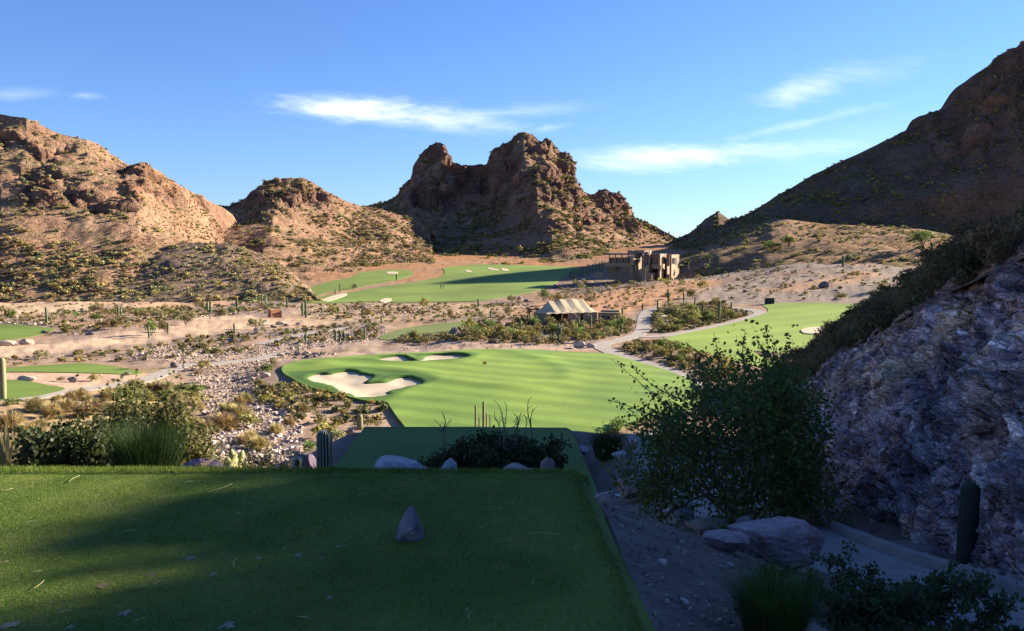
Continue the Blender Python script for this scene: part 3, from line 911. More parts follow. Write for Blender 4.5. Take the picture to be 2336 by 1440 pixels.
def bunker_shape(x, y, p):
    s = sdist(x, y, p)
    t = np.clip((y - p[:, 1].min()) / (np.ptp(p[:, 1])), 0, 1)
    rim = np.exp(-(np.minimum(s, 0) / 2.6) ** 2) * (0.02 + 0.34 * t ** 1.5)
    return rim, s, t
def green_z(x, y):
    z = green_plane(x, y)
    P = np.stack([x, y, x * 0], -1)
    z = z + 0.25 * fbm(P * 0.05, 3, 12)
    for p in (B1, B2):
        rim, s, t = bunker_shape(x, y, p)
        z = z + rim - (1.0 + rim) * smooth(-0.35, 0.9, s)
    s = sdist(x, y, PUTT)
    z = z + 0.22 * np.exp(-((s + 1.6) / 2.2) ** 2)
    return z
def green_col(x, y):
    P = np.stack([x, y, x * 0], -1)
    c = lerp(np.broadcast_to(G_LIGHT, P.shape), G_MID, smooth(-.2, .2, fbm(P * 0.06, 3, 15)))
    c = lerp(c, G_LIGHT * 1.08, smooth(-0.4, 0.4, sdist(x, y, PUTT)) * .8)
    s = np.maximum(sdist(x, y, ROUGH), sdist(x, y, ROUGH2))
    c = lerp(c, G_DARK, smooth(-0.8, 0.8, s))
    for p in (B1, B2):
        c = lerp(c, G_DARK * .9, smooth(-1.1, -0.2, sdist(x, y, p)))
    return c
GOBJ = sheet('green', GREEN, green_z, 0.62, M_GREEN, skirt=0.7, colf=green_col)
for nm, p in (('bunker', B1), ('bunker', B2)):
    cen = p.mean(0)
    big = cen + (p - cen) * 1.0
    def sand_z(x, y, p=p):
        rim, s, t = bunker_shape(x, y, p)
        return green_plane(x, y) - 0.52 + 0.30 * t + 0.28 * smooth(2.5, -0.3, s)
    # the sand runs a little way under the turf lip
    d = p - cen; d /= np.linalg.norm(d, axis=1, keepdims=True)
    sheet(nm, p + d * 0.25, sand_z, 0.8, M_SAND)

def patch_col(c1, c2, sc=0.02, seed=3):
    return lambda x, y: lerp(np.broadcast_to(c1, x.shape + (3,)), c2, smooth(-.2, .2, fbm(np.stack([x, y, x * 0], -1) * sc, 3, seed)))
for k, p in PATCH.items():
    far = k in ('fairway_far', 'fairway_left')
    up = 0.18 if far else 0.10
    colf = patch_col(G_FAR, G_FAR * .78) if far else patch_col(np.array((.20,.28,.035)), np.array((.165,.245,.032))) if k == 'fairway_right' else patch_col(np.array((.17,.20,.05)), np.array((.135,.165,.045))) if k == 'tee_valley' else patch_col(np.array((.130,.190,.032)), np.array((.10,.155,.026)))
    nm = 'tee' if k == 'tee_valley' else 'fairway'
    sheet(nm, p, lambda x, y, up=up: floor_z(x, y, False) + up, 3.0 if far else 1.5, M_FAIR, skirt=0.5, colf=colf)
for k, px in SAND_PX.items():
    p = spline(hit(px)[:, :2], 3, True)
    sheet('bunker', p, lambda x, y: floor_z(x, y, False) + 0.30, 1.0, M_SAND, skirt=0.2)

def ribbon(name, line, width, zf, mat, skirt=0.12, kerb=None):
    t = np.gradient(line, axis=0); t /= np.linalg.norm(t, axis=1, keepdims=True)
    n = np.stack([t[:, 1], -t[:, 0]], -1)
    offs = np.array([-0.5, -0.5, -0.25, 0, 0.25, 0.5, 0.5]) * width
    V = line[:, None] + n[:, None] * offs[None, :, None]
    z = zf(V[..., 0], V[..., 1])
    z[:, 0] -= skirt; z[:, -1] -= skirt
    P = np.concatenate([V, z[..., None]], -1)
    o = mk(name, P, grid_faces(*P.shape[:2])[:, ::-1], mat, smooth_=False, kind='structure')
    if kerb:
        for side, h, wd in kerb:
            e0 = line + n * side * width * 0.5; e1 = line + n * side * (width * 0.5 + wd)
            za = zf(e0[:, 0], e0[:, 1])
            K = np.stack([np.column_stack([e0, za - .1]), np.column_stack([e0, za + h]), np.column_stack([e1, za + h]), np.column_stack([e1, za - .3])], 1)
            f = grid_faces(*K.shape[:2])
            mk('kerb', K, f if side > 0 else f[:, ::-1], mat, kind='structure')
    return o
for k, (line, wd) in ROADS.items():
    if k == 'near':
        # sits in the strip between the tee and the cut face
        ribbon('path', line, wd, lambda x, y: floor_z(x, y) + 0.05, M_CONC_NEAR, kerb=[(1, 0.10, 0.14)])
    else:
        ribbon('path', line, wd, lambda x, y: floor_z(x, y, False) + (0.09 if k != 'fork' else 0.094), M_CONC)

# --- the two tees ------------------------------------------------------------
TZ = EZ - 1.65
tr = hit_flat([(1560,1560),(1520,1440),(1350,1090)], -1.65)[:, :2]
fr = hit_flat([(1346,1067),(0,1062)], -1.65)[:, :2]
TEE1 = np.array([(tr[0][0] + 0.02, -3.0), tuple(tr[0]), tuple(tr[1]), tuple(tr[2]), tuple(fr[0] - (0, .03)), (0.2, fr[0][1]), (-2, fr[1][1]), tuple(fr[1]), (-9, fr[1][1] + .1), (-9, -3.0)])
COLLAR_Y = 6.22
def tee1_z(x, y):
    P = np.stack([x, y, x * 0], -1)
    fr_ = smooth(COLLAR_Y - 0.02, COLLAR_Y + 0.03, y)
    sd = sdist(x, y, TEE1)
    return TZ + 0.010 * fbm(P * 1.1, 3, 5) + 0.012 * fr_ - 0.10 * smooth(0.14, 0.0, sd)
def tee_col(x, y):
    P = np.stack([x, y, x * 0], -1)
    c = lerp(np.broadcast_to(np.array((.080, .135, .018)), P.shape), np.array((.125, .175, .030)), smooth(-.25, .25, fbm(P * 1.3, 4, 8)))
    c = lerp(c, np.array((.17, .19, .05)), smooth(.12, .4, fbm(P * 4.5, 4, 18)) * .5)
    return c
sheet('upper_tee', TEE1, tee1_z, 0.085, M_TEE, skirt=0.45, colf=tee_col, jit=.04)
TEE2o = np.vstack([TEE2])
sheet('lower_tee', TEE2o, lambda x, y: TEE2_Z + 0.03 * fbm(np.stack([x, y, x * 0], -1) * .3, 2, 3), 0.6, turf_attr('lower_tee_turf', 0.4, 14.0, bump=0.5, var=.25), skirt=0.5,
      colf=patch_col(np.array((.075, .145, .02)), np.array((.058, .118, .017)), .2))

def blades(name, xy, h, wdt, lean, zf, mat, colr, seed=0, **kw):
    """grass blades as single triangles"""
    n = len(xy)
    r = np.random.RandomState(seed)
    a = r.rand(n) * 2 * math.pi; b = r.rand(n) * 2 * math.pi
    hh = h * (0.55 + 0.7 * r.rand(n)); ln = lean * hh * r.rand(n)
    base = np.column_stack([xy, zf(xy[:, 0], xy[:, 1]) - 0.003])
    s = np.stack([np.cos(a), np.sin(a), 0 * a], -1) * (wdt * 0.5)
    tip = base + np.stack([np.cos(b) * ln, np.sin(b) * ln, hh], -1)
    V = np.stack([base - s, base + s, tip], 1).reshape(-1, 3)
    c = np.repeat(colr, 3, 0)
    return mk(name, V, np.arange(3 * n).reshape(-1, 3), mat, col=c, kind='stuff', **kw)
M_BLADE = leaf_mat('grass_blade', None, 0.3, 0.05)
nb = 290000
yy = 3.3 + (6.5 - 3.3) * RS.rand(nb) ** 0.85
xl, xr = -0.62 * yy - 2.2, np.interp(yy, [tr[1][1], tr[2][1]], [tr[1][0], tr[2][0]])
xx = xl + (xr - xl) * RS.rand(nb)
xy = np.column_stack([xx, yy])
k = np.where(yy > COLLAR_Y, 0.030, 0.013)
bc = tee_col(xx, yy) * (0.75 + 0.6 * RS.rand(nb))[:, None]
bc = np.where((RS.rand(nb) < 0.05)[:, None], np.array((.30, .27, .12)), bc)
nrm = lambda x, y: tee1_z(x, y)
blades('tee_grass', xy, k, 0.0042, 0.8, nrm, M_BLADE, bc, 5)

# ------------------------------------------------------------------ cut rock face and the slope above it
def resample(line, n, power=1.0):
    line = spline(np.array(line, float), 12)
    L = np.concatenate([[0], np.cumsum(np.linalg.norm(np.diff(line, axis=0), axis=1))])
    s = np.linspace(0, 1, n) ** power * L[-1]
    return np.stack([np.interp(s, L, line[:, i]) for i in range(3)], -1)
FOOT = [(5.2,-14,-2.8),(5.0,-6,-2.8),(4.75,0,-2.8),(4.6,4,-2.9),(4.6,7,-3.15),(4.95,9.5,-3.7),(5.4,12,-4.2),(6.1,16,-4.9),(7.2,21,-5.5),(8.6,27,-6.7),(10,34,-8.1),(11.6,42,-9.9),(13.5,52,-12.5)]
TOP = [(9.4,-14,2.2),(9.2,-6,2.0),(8.9,0,1.7),(8.5,4,1.4),(8.2,7,1.15),(8.2,9.5,1.0),(8.4,12,.5),(9.0,16,-.35),(9.9,20.5,-1.3),(11.1,26.5,-2.7),(12.7,34,-4.6),(14.6,42,-6.7),(16,52,-10.5)]
CREST = [(27,-14,9.6),(26,-6,9.2),(25,0,8.8),(24,4,8.5),(23,7,8.3),(23,9.5,8.2),(23.5,13,8.0),(25.5,19,8.3),(27.5,26,7.9),(28.5,33,6.0),(28,39,3.5),(26.5,45,1.5),(25.0,49,-.6),(23.5,53,-3.0),(21.5,57,-5.5),(18,61,-9.5)]  # unseen near end raised so the slope shades the upper tee
for l in (FOOT, TOP, CREST):
    for i in range(len(l)):
        l[i] = (l[i][0], l[i][1], l[i][2] + EZ)
nu, nv = 620, 170
# denser towards the camera end that is in view
def dense(line):
    L = resample(line, 1200)
    yv = L[:, 1]
    wgt = np.where(yv < 4, 0.35, 1.0 / (0.35 + np.maximum(yv, 5) / 9.0))
    c = np.cumsum(wgt); c = (c - c[0]) / (c[-1] - c[0])
    s = np.linspace(0, 1, nu)
    k = np.interp(s, c, np.arange(1200))
    return np.stack([np.interp(k, np.arange(1200), L[:, i]) for i in range(3)], -1)
cf, ct = dense(FOOT), dense(TOP)
tt = np.linspace(-0.08, 1.06, nv)
prof = np.clip(tt, -1, 2)
C = cf[:, None] + (ct - cf)[:, None] * prof[None, :, None]
# bow the face: steeper low down, easing at the top
C[..., 0] -= (np.sin(np.clip(tt, 0, 1) * math.pi) * 0.35)[None]
CN = grid_normals(C); CN = np.where(CN[..., :1] > 0, -CN, CN)
strat = C @ np.array([[0.8, 0.25, -0.3], [0.1, .75, .45], [.45, -.35, .9]]).T
f1, f2, id1 = worley(strat * np.array([0.55, 0.42, 0.60]) + 0.5 * np.stack([perlin(C * .7, 4), perlin(C * .7, 5), perlin(C * .7, 6)], -1), 3)
g1, g2, id2 = worley(strat * np.array([2.3, 1.8, 2.6]) + 0.3 * np.stack([perlin(C * 2.2, 4), perlin(C * 2.2, 5), perlin(C * 2.2, 6)], -1), 9)
h1, h2, id3 = worley(strat * np.array([7.0, 5.6, 7.5]) + 0.3 * np.stack([perlin(C * 5, 4), perlin(C * 5, 5), perlin(C * 5, 6)], -1), 19)
disp = 0.40 * fbm(C * 0.35, 4, 40) + 0.34 * (id1 - .5) * smooth(0, .12, f2 - f1) + 0.20 * (id2 - .5) * smooth(0, .10, g2 - g1) + 0.085 * (id3 - .5) * smooth(0, .1, h2 - h1) + 0.07 * fbm(C * 2.4, 4, 45, .6, True) + 0.05 * fbm(C * 9.0, 3, 55)
disp = disp * smooth(-0.1, 0.06, tt)[None] * (1 - 0.5 * smooth(0.9, 1.06, tt))[None]
C2 = C + CN * disp[..., None]
a = smooth(-.22, .22, fbm(strat * .5, 4, 60)); b = smooth(.04, .24, fbm(strat * np.array([1.6, .6, 2.2]), 5, 66, .6)); e = smooth(.1, .3, fbm(strat * .8, 4, 77))
cc = lerp(np.broadcast_to(np.array((0.380, 0.273, 0.270)), C.shape), np.array((0.241, 0.178, 0.188)), a)
cc = lerp(cc, np.array((0.733, 0.581, 0.564)), b * .8)
cc = lerp(cc, np.array((0.531, 0.309, 0.223)), e * .7)
cc = cc * (0.62 + 0.5 * id2 + 0.28 * id3)[..., None]
topmix = smooth(0.80, 1.0, tt[None] + 0.22 * fbm(C * .5, 3, 5))
cc = lerp(cc, np.array((0.305, 0.178, 0.122)), topmix * .8)
ybr = smooth(.12, .22, fbm(C * .45 + 9, 3, 91)) * smooth(.25, .6, tt)[None]
cc = lerp(cc, np.array((0.658, 0.462, 0.294)), ybr * .7)
def cut_mat():
    m, t, bs, out, co = mat_new('cut_rock')
    at = t.new('ShaderNodeAttribute', attribute_name='Col').outputs[0]
    mpn = t.new('ShaderNodeMapping'); t.put(mpn.inputs[0], co); mpn.inputs['Rotation'].default_value = (.5, .35, .6); mpn.inputs['Scale'].default_value = (1.0, .55, 1.5)
    wv = t.new('ShaderNodeVectorMath', operation='ADD'); t.put(wv.inputs[0], mpn.outputs[0])
    ns = t.new('ShaderNodeTexNoise'); t.put(ns.inputs['Vector'], co); ns.inputs['Scale'].default_value = 2.2; ns.inputs['Detail'].default_value = 4
    sc_ = t.new('ShaderNodeVectorMath', operation='SCALE'); t.l.new(ns.outputs['Color'], sc_.inputs[0]); sc_.inputs['Scale'].default_value = .10
    t.l.new(sc_.outputs[0], wv.inputs[1])
    hs, k = [], None
    for s_, a_ in ((1.5, .6), (4.5, .55), (13.0, .45)):
        vo = t.new('ShaderNodeTexVoronoi'); t.l.new(wv.outputs[0], vo.inputs['Vector']); vo.inputs['Scale'].default_value = s_
        sp = t.new('ShaderNodeSeparateColor'); t.l.new(vo.outputs['Color'], sp.inputs[0])
        f = t.maprange(sp.outputs[0], 0, 1, 1 - a_ * .7, 1 + a_ * .7, False)
        k = f if k is None else t.math('MULTIPLY', k, f)
        hs.append(t.math('MULTIPLY', sp.outputs[1], 1.0 / s_))
        ve = t.new('ShaderNodeTexVoronoi', feature='DISTANCE_TO_EDGE'); t.l.new(wv.outputs[0], ve.inputs['Vector']); ve.inputs['Scale'].default_value = s_
        hs.append(t.math('MULTIPLY', t.maprange(ve.outputs['Distance'], 0, .12), .7 / s_))
    cc = t.new('ShaderNodeCombineXYZ')
    for i in range(3): t.put(cc.inputs[i], k)
    c = t.mix(1.0, at, cc.outputs[0], 'MULTIPLY')
    n3 = t.noise(co, 45, 5, .7)
    c = t.mix(t.maprange(n3, .58, .74, 0, .4), c, (.38, .33, .32))
    t.put(bs.inputs['Base Color'], c); bs.inputs['Roughness'].default_value = .95; bs.inputs['Specular IOR Level'].default_value = .1
    h = hs[0]
    for q in hs[1:]: h = t.math('ADD', h, q)
    b = t.new('ShaderNodeBump'); b.inputs['Strength'].default_value = 1.0; b.inputs['Distance'].default_value = .35
    t.put(b.inputs['Height'], t.math('ADD', h, t.math('MULTIPLY', n3, .03))); t.l.new(b.outputs[0], bs.inputs['Normal'])
    return m
M_CUT = cut_mat()
mk('cliff', C2, grid_faces(nu, nv), M_CUT, col=cc.reshape(-1, 3), smooth_=False, kind='structure')
# slope above the cut
nU, nV = 220, 90
a_, b_ = resample(TOP, nU), resample(CREST, nU)
bk1, bk2 = b_ + np.array([9, 3, -3.0]), b_ + np.array([30, 12, -22.0])
t1 = np.linspace(-0.02, 1, 56)[None, :, None]
S = np.concatenate([a_[:, None] + (b_ - a_)[:, None] * t1, b_[:, None] + (bk1 - b_)[:, None] * np.linspace(0.1, 1, 14)[None, :, None], bk1[:, None] + (bk2 - bk1)[:, None] * np.linspace(0.1, 1, 20)[None, :, None]], 1)
S[..., 2] += 0.8 * fbm(S * 0.12, 4, 14) * np.concatenate([smooth(0, .25, t1[0, :, 0]), np.ones(34)])[None] + 0.12 * fbm(S * .9, 3, 15)
SC_ = lerp(np.broadcast_to(np.array((.15, .105, .07)), S.shape), np.array((.11, .082, .052)), smooth(-.2, .2, fbm(S * .3, 4, 24)))
mk('brushy_slope', S, grid_faces(*S.shape[:2]), M_FLOOR, col=SC_.reshape(-1, 3), smooth_=True, kind='structure')
SLOPE = S

# unseen hill added to throw shade on the lower tee, beyond the brushy slope
sx_, sy_ = np.meshgrid(np.linspace(34, 110, 90), np.linspace(-40, 120, 120), indexing='ij')
bul = 26.0 * np.exp(-((sx_ - 74) / 24) ** 2 - (np.maximum(sy_ - 68, 0) / 18) ** 2 - (np.minimum(sy_ - 68, 0) / 75) ** 2)
Q = np.stack([sx_, sy_, EZ - 14 + bul * 1.6], -1)
Q[..., 2] += 1.5 * fbm(Q * .06, 4, 3)
mk('added_shade_hill', Q, grid_faces(*Q.shape[:2]), M_HILL, col=np.broadcast_to(np.array((.16, .11, .075)), Q.shape).reshape(-1, 3), smooth_=True, kind='structure')
SHADE_HILL = Q
# ------------------------------------------------------------------ plant and rock makers
def rnd(seed):
    return np.random.RandomState(seed)

def leaves(C, size, r, flat=0.0, aspect=1.0, quad=False):
    """random leaf faces at the centres C"""
    n = len(C)
    a = r.randn(n, 3); a[:, 2] *= (1 - flat); a /= np.linalg.norm(a, axis=1, keepdims=True) + 1e-9
    b = r.randn(n, 3); b -= (b * a).sum(1, keepdims=True) * a; b /= np.linalg.norm(b, axis=1, keepdims=True) + 1e-9
    s = (np.asarray(size) * (0.6 + 0.8 * r.rand(n)))[:, None]
    if quad:
        V = np.stack([C - a * s * .5, C + b * s * .5 * aspect, C + a * s * .5, C - b * s * .5 * aspect], 1).reshape(-1, 3)
        return V, np.arange(4 * n).reshape(-1, 4)
    V = np.stack([C - a * s * .5 - b * s * .4 * aspect, C + a * s * .55, C - a * s * .4 + b * s * .5 * aspect], 1).reshape(-1, 3)
    return V, np.arange(3 * n).reshape(-1, 3)

def bush_arrays(seed, n, leaf, clumps=7, col=(.1, .11, .045), h=1.0, flatb=0.75, quad=False):
    """unit-size shrub: about 1 wide (diameter), h tall, base at z=0"""
    r = rnd(seed)
    th = r.rand(clumps) * 2 * math.pi; rad = np.sqrt(r.rand(clumps)) * 0.34
    cz = h * (0.30 + 0.36 * r.rand(clumps)) * (1 - 0.55 * rad / 0.34 * 0.6)
    cen = np.stack([np.cos(th) * rad, np.sin(th) * rad, cz], -1)
    cr = 0.15 + 0.10 * r.rand(clumps)
    k = r.randint(0, clumps, n)
    d = r.randn(n, 3); d /= np.linalg.norm(d, axis=1, keepdims=True)
    d *= (r.rand(n, 1) ** 0.45)
    P = cen[k] + d * cr[k][:, None] * np.array([1.1, 1.1, flatb * 1.25 * h])
    P[:, 2] = np.maximum(P[:, 2], 0.03 * h + 0.06 * r.rand(n))
    V, Fq = leaves(P, np.full(n, leaf), r, 0.0, 1.0, quad)
    tone = (0.75 + 0.5 * r.rand(clumps))[k] * (0.8 + 0.4 * r.rand(n))
    hue = r.rand(clumps)[k] * .5 + r.rand(n) * .2
    c = np.asarray(col)[None] * tone[:, None] * np.stack([1 + .35 * hue, 1 + .12 * hue, 1 - .15 * hue], -1)
    return V, Fq, np.repeat(c, 4 if quad else 3, 0)

def mound_arrays(seed, n, col=(.36, .27, .12), h=0.55):
    """unit bunch-grass mound of arching blades"""
    r = rnd(seed)
    a = r.rand(n) * 2 * math.pi; e = np.arccos(r.rand(n) ** 0.8) * 0.95
    rr_ = 0.30 + 0.25 * r.rand(n)
    o = np.stack([np.cos(a) * .07, np.sin(a) * .07, 0 * a], -1) * r.rand(n, 1)
    d = np.stack([np.cos(a) * np.sin(e), np.sin(a) * np.sin(e), np.cos(e) * h / .5], -1)
    m = o + d * rr_[:, None] * .62 + np.array([0, 0, .06 * h])
    t = o + d * rr_[:, None] * np.array([1.0, 1.0, .82])
    s = np.stack([-np.sin(a), np.cos(a), 0 * a], -1) * 0.011
    V = np.stack([o - s * .6, o + s * .6, m + s, m - s, t], 1).reshape(-1, 3)
    V[:, 2] = np.maximum(V[:, 2], 0.005)
    b = np.arange(n)[:, None] * 5
    c = np.asarray(col)[None] * (0.7 + 0.6 * r.rand(n))[:, None]
    return V, [b + np.array([[0, 1, 2, 3]]), b + np.array([[3, 2, 4]])], np.repeat(c, 5, 0)

def hull_rock(seed, n=14, sz=(1, 1, .7)):
    r = rnd(seed)
    p = r.randn(n, 3); p /= np.linalg.norm(p, axis=1, keepdims=True)
    p *= (0.8 + 0.3 * r.rand(n, 1)) * 0.5 * np.asarray(sz)
    bm = bmesh.new()
    vs = [bm.verts.new(q) for q in p]
    bmesh.ops.convex_hull(bm, input=vs)
    bmesh.ops.delete(bm, geom=[v for v in bm.verts if not v.link_faces], context='VERTS')
    bmesh.ops.triangulate(bm, faces=bm.faces[:])
    bm.normal_update()
    bm.verts.index_update()
    V = np.array([v.co[:] for v in bm.verts]); Fq = np.array([[v.index for v in f.verts] for f in bm.faces])
    bm.free()
    return V, Fq

def boulder(seed, sz, sub=3, rough=0.06):
    """broken boulder with facets and small chips"""
    r = rnd(seed)
    bm = bmesh.new()
    bmesh.ops.create_icosphere(bm, subdivisions=sub + 1, radius=1.0)
    V = np.array([v.co[:] for v in bm.verts]); bm.verts.index_update()
    Fq = np.array([[v.index for v in f.verts] for f in bm.faces]); bm.free()
    nrm_ = r.randn(11, 3); nrm_ /= np.linalg.norm(nrm_, axis=1, keepdims=True)
    off = 0.55 + 0.35 * r.rand(11)
    for q, d in zip(nrm_, off):
        s = V @ q
        V = V - np.maximum(s - d, 0)[:, None] * q * 0.92
    V = V * (1 + rough * fbm(V * 2.2 + seed, 4, seed)[:, None] + rough * .5 * fbm(V * 6 + seed, 3, seed + 3)[:, None])
    V = V * np.asarray(sz) * 0.5 / np.abs(V).max(0)
    return V, Fq

def tree_arrays(seed, height, spread, levels=4, stems=3, lean=0.35, r0=0.03, leaf=0.05, nleaf=12, split=3, up=0.25, leafy_from=2, quad=True, jitter=.35, droop=0.0, tubek=4):
    """woody plant: returns (wood V,F) (leaf V,F, per-leaf tone)"""
    r = rnd(seed)
    segs = []
    tips = []
    def grow(p, d, L, rad, lev):
        n = 3
        pts = [p]; dd = d
        for i in range(n):
            dd = dd + r.randn(3) * jitter * 0.35; dd[2] += up * 0.25 - droop * lev * 0.08
            dd = dd / np.linalg.norm(dd)
            pts.append(pts[-1] + dd * L / n)
        segs.append((np.array(pts), np.linspace(rad, rad * 0.6, n + 1)))
        if lev >= leafy_from:
            for q in range(nleaf):
                t = r.rand() * (n - 1e-3); i = int(t)
                tips.append(pts[i] + (pts[i + 1] - pts[i]) * (t - i) + r.randn(3) * leaf * 0.9)
        if lev < levels:
            for k in range(split):
                t = 0.45 + 0.55 * (k + 1) / split if k < split - 1 else 1.0
                i = min(int(t * n), n - 1)
                b = pts[i] + (pts[i + 1] - pts[i]) * (t * n - i)
                nd = dd + r.randn(3) * (0.75 if k < split - 1 else .4); nd /= np.linalg.norm(nd)
                grow(b, nd, L * (0.58 + .2 * r.rand()), rad * 0.58, lev + 1)
    for s in range(stems):
        a = 2 * math.pi * (s + r.rand() * .7) / stems
        d = np.array([math.cos(a) * lean, math.sin(a) * lean, 1.0]); d /= np.linalg.norm(d)
        grow(np.array([math.cos(a), math.sin(a), 0]) * r0 * 1.2, d, 0.42, r0, 0)
    W = MB()
    for pts, rad in segs:
        W.tube(pts, rad, tubek, False)
    T = np.array(tips)
    WV = np.concatenate(W.V); WF = np.concatenate([f for f in W.F if f.shape[1] == 4])
    # scale to the wanted size
    allz = np.percentile(T[:, 2], 94); xy = np.percentile(np.hypot(T[:, 0], T[:, 1]), 96)
    k = np.array([spread / 2 / xy, spread / 2 / xy, height / allz])
    T = T * k
    WV = WV * k
    LV, LF = leaves(T, np.full(len(T), leaf), r, 0.0, 0.75, quad)
    tone = np.repeat(0.7 + 0.6 * r.rand(len(T)), 4 if quad else 3)
    return WV, WF, LV, LF, tone

def cactus_arrays(h, rad, ribs=12, seed=0, rows=9, bend=0.0, k=2):
    """ribbed column, base at the origin"""
    r = rnd(seed)
    m = ribs * k
    z = np.concatenate([np.linspace(0, 1, rows)[:-1] * (h - rad * .8), h - rad * .8 + rad * .8 * np.sin(np.linspace(0, math.pi / 2, 5))])
    pr = np.concatenate([np.interp(np.linspace(0, 1, rows)[:-1], [0, .2, .6, 1], [.82, .95, 1.0, .93]), .93 * np.cos(np.linspace(0, math.pi / 2, 5)) + 0.015])
    a = np.arange(m) * 2 * math.pi / m
    rib = np.where(np.arange(m) % k == 0, 1.0, 0.80)
    ph = r.rand() * 6
    cxx = bend * h * (z / h) ** 2 * math.cos(ph); cyy = bend * h * (z / h) ** 2 * math.sin(ph)
    V = np.stack([cxx[:, None] + rad * pr[:, None] * rib * np.cos(a), cyy[:, None] + rad * pr[:, None] * rib * np.sin(a), z[:, None] + 0 * a], -1)
    n = len(z)
    i = np.arange(n - 1)[:, None]; j = np.arange(m)[None]; j2 = (j + 1) % m
    Fq = np.stack([i * m + j, i * m + j2, (i + 1) * m + j2, (i + 1) * m + j], -1).reshape(-1, 4)
    return V.reshape(-1, 3), [Fq, (n - 1) * m + np.arange(m)[None]]

def arm_arrays(h, rad, zat, out, side, ribs=10):
    """cactus arm that leaves the trunk at zat and turns upward"""
    t = np.linspace(0, 1, 7)
    pts = [np.array([0, 0, zat])]
    for q in np.linspace(0, math.pi / 2, 5):
        pts.append(np.array([out * (math.sin(q) * .6 + .4), 0, zat + out * .55 * (1 - math.cos(q))]))
    pts.append(pts[-1] + np.array([0, 0, h * .5])); pts.append(pts[-1] + np.array([0, 0, h * .5]))
    P = np.array(pts) @ rotz(side).T
    rd = np.full(len(P), rad); rd[0] *= .7; rd[-1] *= .35
    return tube(P, rd, ribs)

# materials
M_LEAF = leaf_mat('shrub_foliage', None, 0.22, 0.22)
M_GRASSY = leaf_mat('bunch_grass', None, 0.3, 0.15)
M_WOOD = simple('grey_bark', (.16, .125, .095), 0.9, 0.3, 12)
M_CACTUS = simple('cactus_skin', (.085, .115, .055), 0.7, 0.25, 5, rand=.2)
M_CACTUS_DRY = simple('cactus_skin_pale', (.17, .165, .09), 0.75, 0.25, 5, rand=.2)
M_STONE = simple('wash_stone', (.37, .305, .275), 0.92, 0.28, 1.7, 0.4, 9, rand=.28)
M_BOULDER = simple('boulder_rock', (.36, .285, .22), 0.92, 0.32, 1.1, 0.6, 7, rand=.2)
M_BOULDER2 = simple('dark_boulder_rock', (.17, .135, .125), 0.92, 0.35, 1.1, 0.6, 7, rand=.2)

def mesh_of(name, V, Fs, mat, col=None, smooth_=False):
    o = mk(name, V, Fs, mat, col=col, smooth_=smooth_)
    me = o.data
    bpy.data.objects.remove(o)
    return me

# --- shared meshes of the small repeats --------------------------------------
C_OLIVE, C_GREEN, C_GREY, C_BROWN, C_YEL = (.165, .165, .065), (.108, .160, .044), (.190, .192, .108), (.175, .135, .075), (.225, .215, .065)
SHRUB = {}
for nm, cc_ in (('olive', C_OLIVE), ('green', C_GREEN), ('grey', C_GREY), ('brown', C_BROWN), ('yellow', C_YEL)):
    SHRUB[nm] = [mesh_of('shrub_' + nm, *(lambda t: (t[0], t[1], M_LEAF, t[2]))(bush_arrays(500 + 10 * i + len(nm), 210, 0.10, 8 + i, cc_, 0.72 + 0.1 * i))) for i in range(4)]
MOUND = [mesh_of('grass_mound', *(lambda t: (t[0], t[1], M_GRASSY, t[2]))(mound_arrays(700 + i, 900, [(.40, .325, .165), (.35, .285, .14), (.30, .265, .12)][i % 3], 0.5 + .06 * i))) for i in range(4)]
STONES = [mesh_of('stone', *hull_rock(900 + i, 12, (1, .85, .7)), M_STONE) for i in range(8)]
BOULD = [mesh_of('boulder', *boulder(950 + i, (1, .8, .72), 1), M_BOULDER) for i in range(6)]
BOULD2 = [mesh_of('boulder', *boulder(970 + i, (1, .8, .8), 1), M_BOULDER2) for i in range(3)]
for m_ in BOULD + BOULD2:
    m_.name = 'boulder'

def put(name, me, loc, s, rz=None, label=None, cat=None, group=None):
    o = link(name, me, None, label, cat, group, None, tuple(loc))
    o.scale = (s,) * 3 if np.isscalar(s) else s
    o.rotation_euler = (0, 0, random.uniform(0, 6.28) if rz is None else rz)
    return o

def px_size(npx, dist):
    return npx / F * dist

def scatter(poly_px, n, seed, mind=0.0):
    """even random spots inside an outline given in photo pixels, laid out on the ground"""
    poly = hit(poly_px)[:, :2]
    r = rnd(seed)
    lo, hi = poly.min(0), poly.max(0)
    q = lo + (hi - lo) * r.rand(n * 60, 2)
    q = q[in_poly(q[:, 0], q[:, 1], poly)]
    if mind:
        keep = []
        for p in q:
            if all((p[0] - k[0]) ** 2 + (p[1] - k[1]) ** 2 > mind ** 2 for k in keep):
                keep.append(p)
                if len(keep) >= n: break
        q = np.array(keep)
    q = q[:n]
    return q

def clear_of(q, margin=0.6):
    """drop spots that fall on turf, sand or paving"""
    ok = np.ones(len(q), bool)
    for p in _cover:
        ok &= sdist(q[:, 0], q[:, 1], p) < -margin
    for line, wd in ROADS.values():
        ok &= poly_dist(q[:, 0], q[:, 1], line, False) > wd / 2 + margin
    return q[ok]

def onf(q):
    return np.column_stack([q, floor_z(q[:, 0], q[:, 1])])

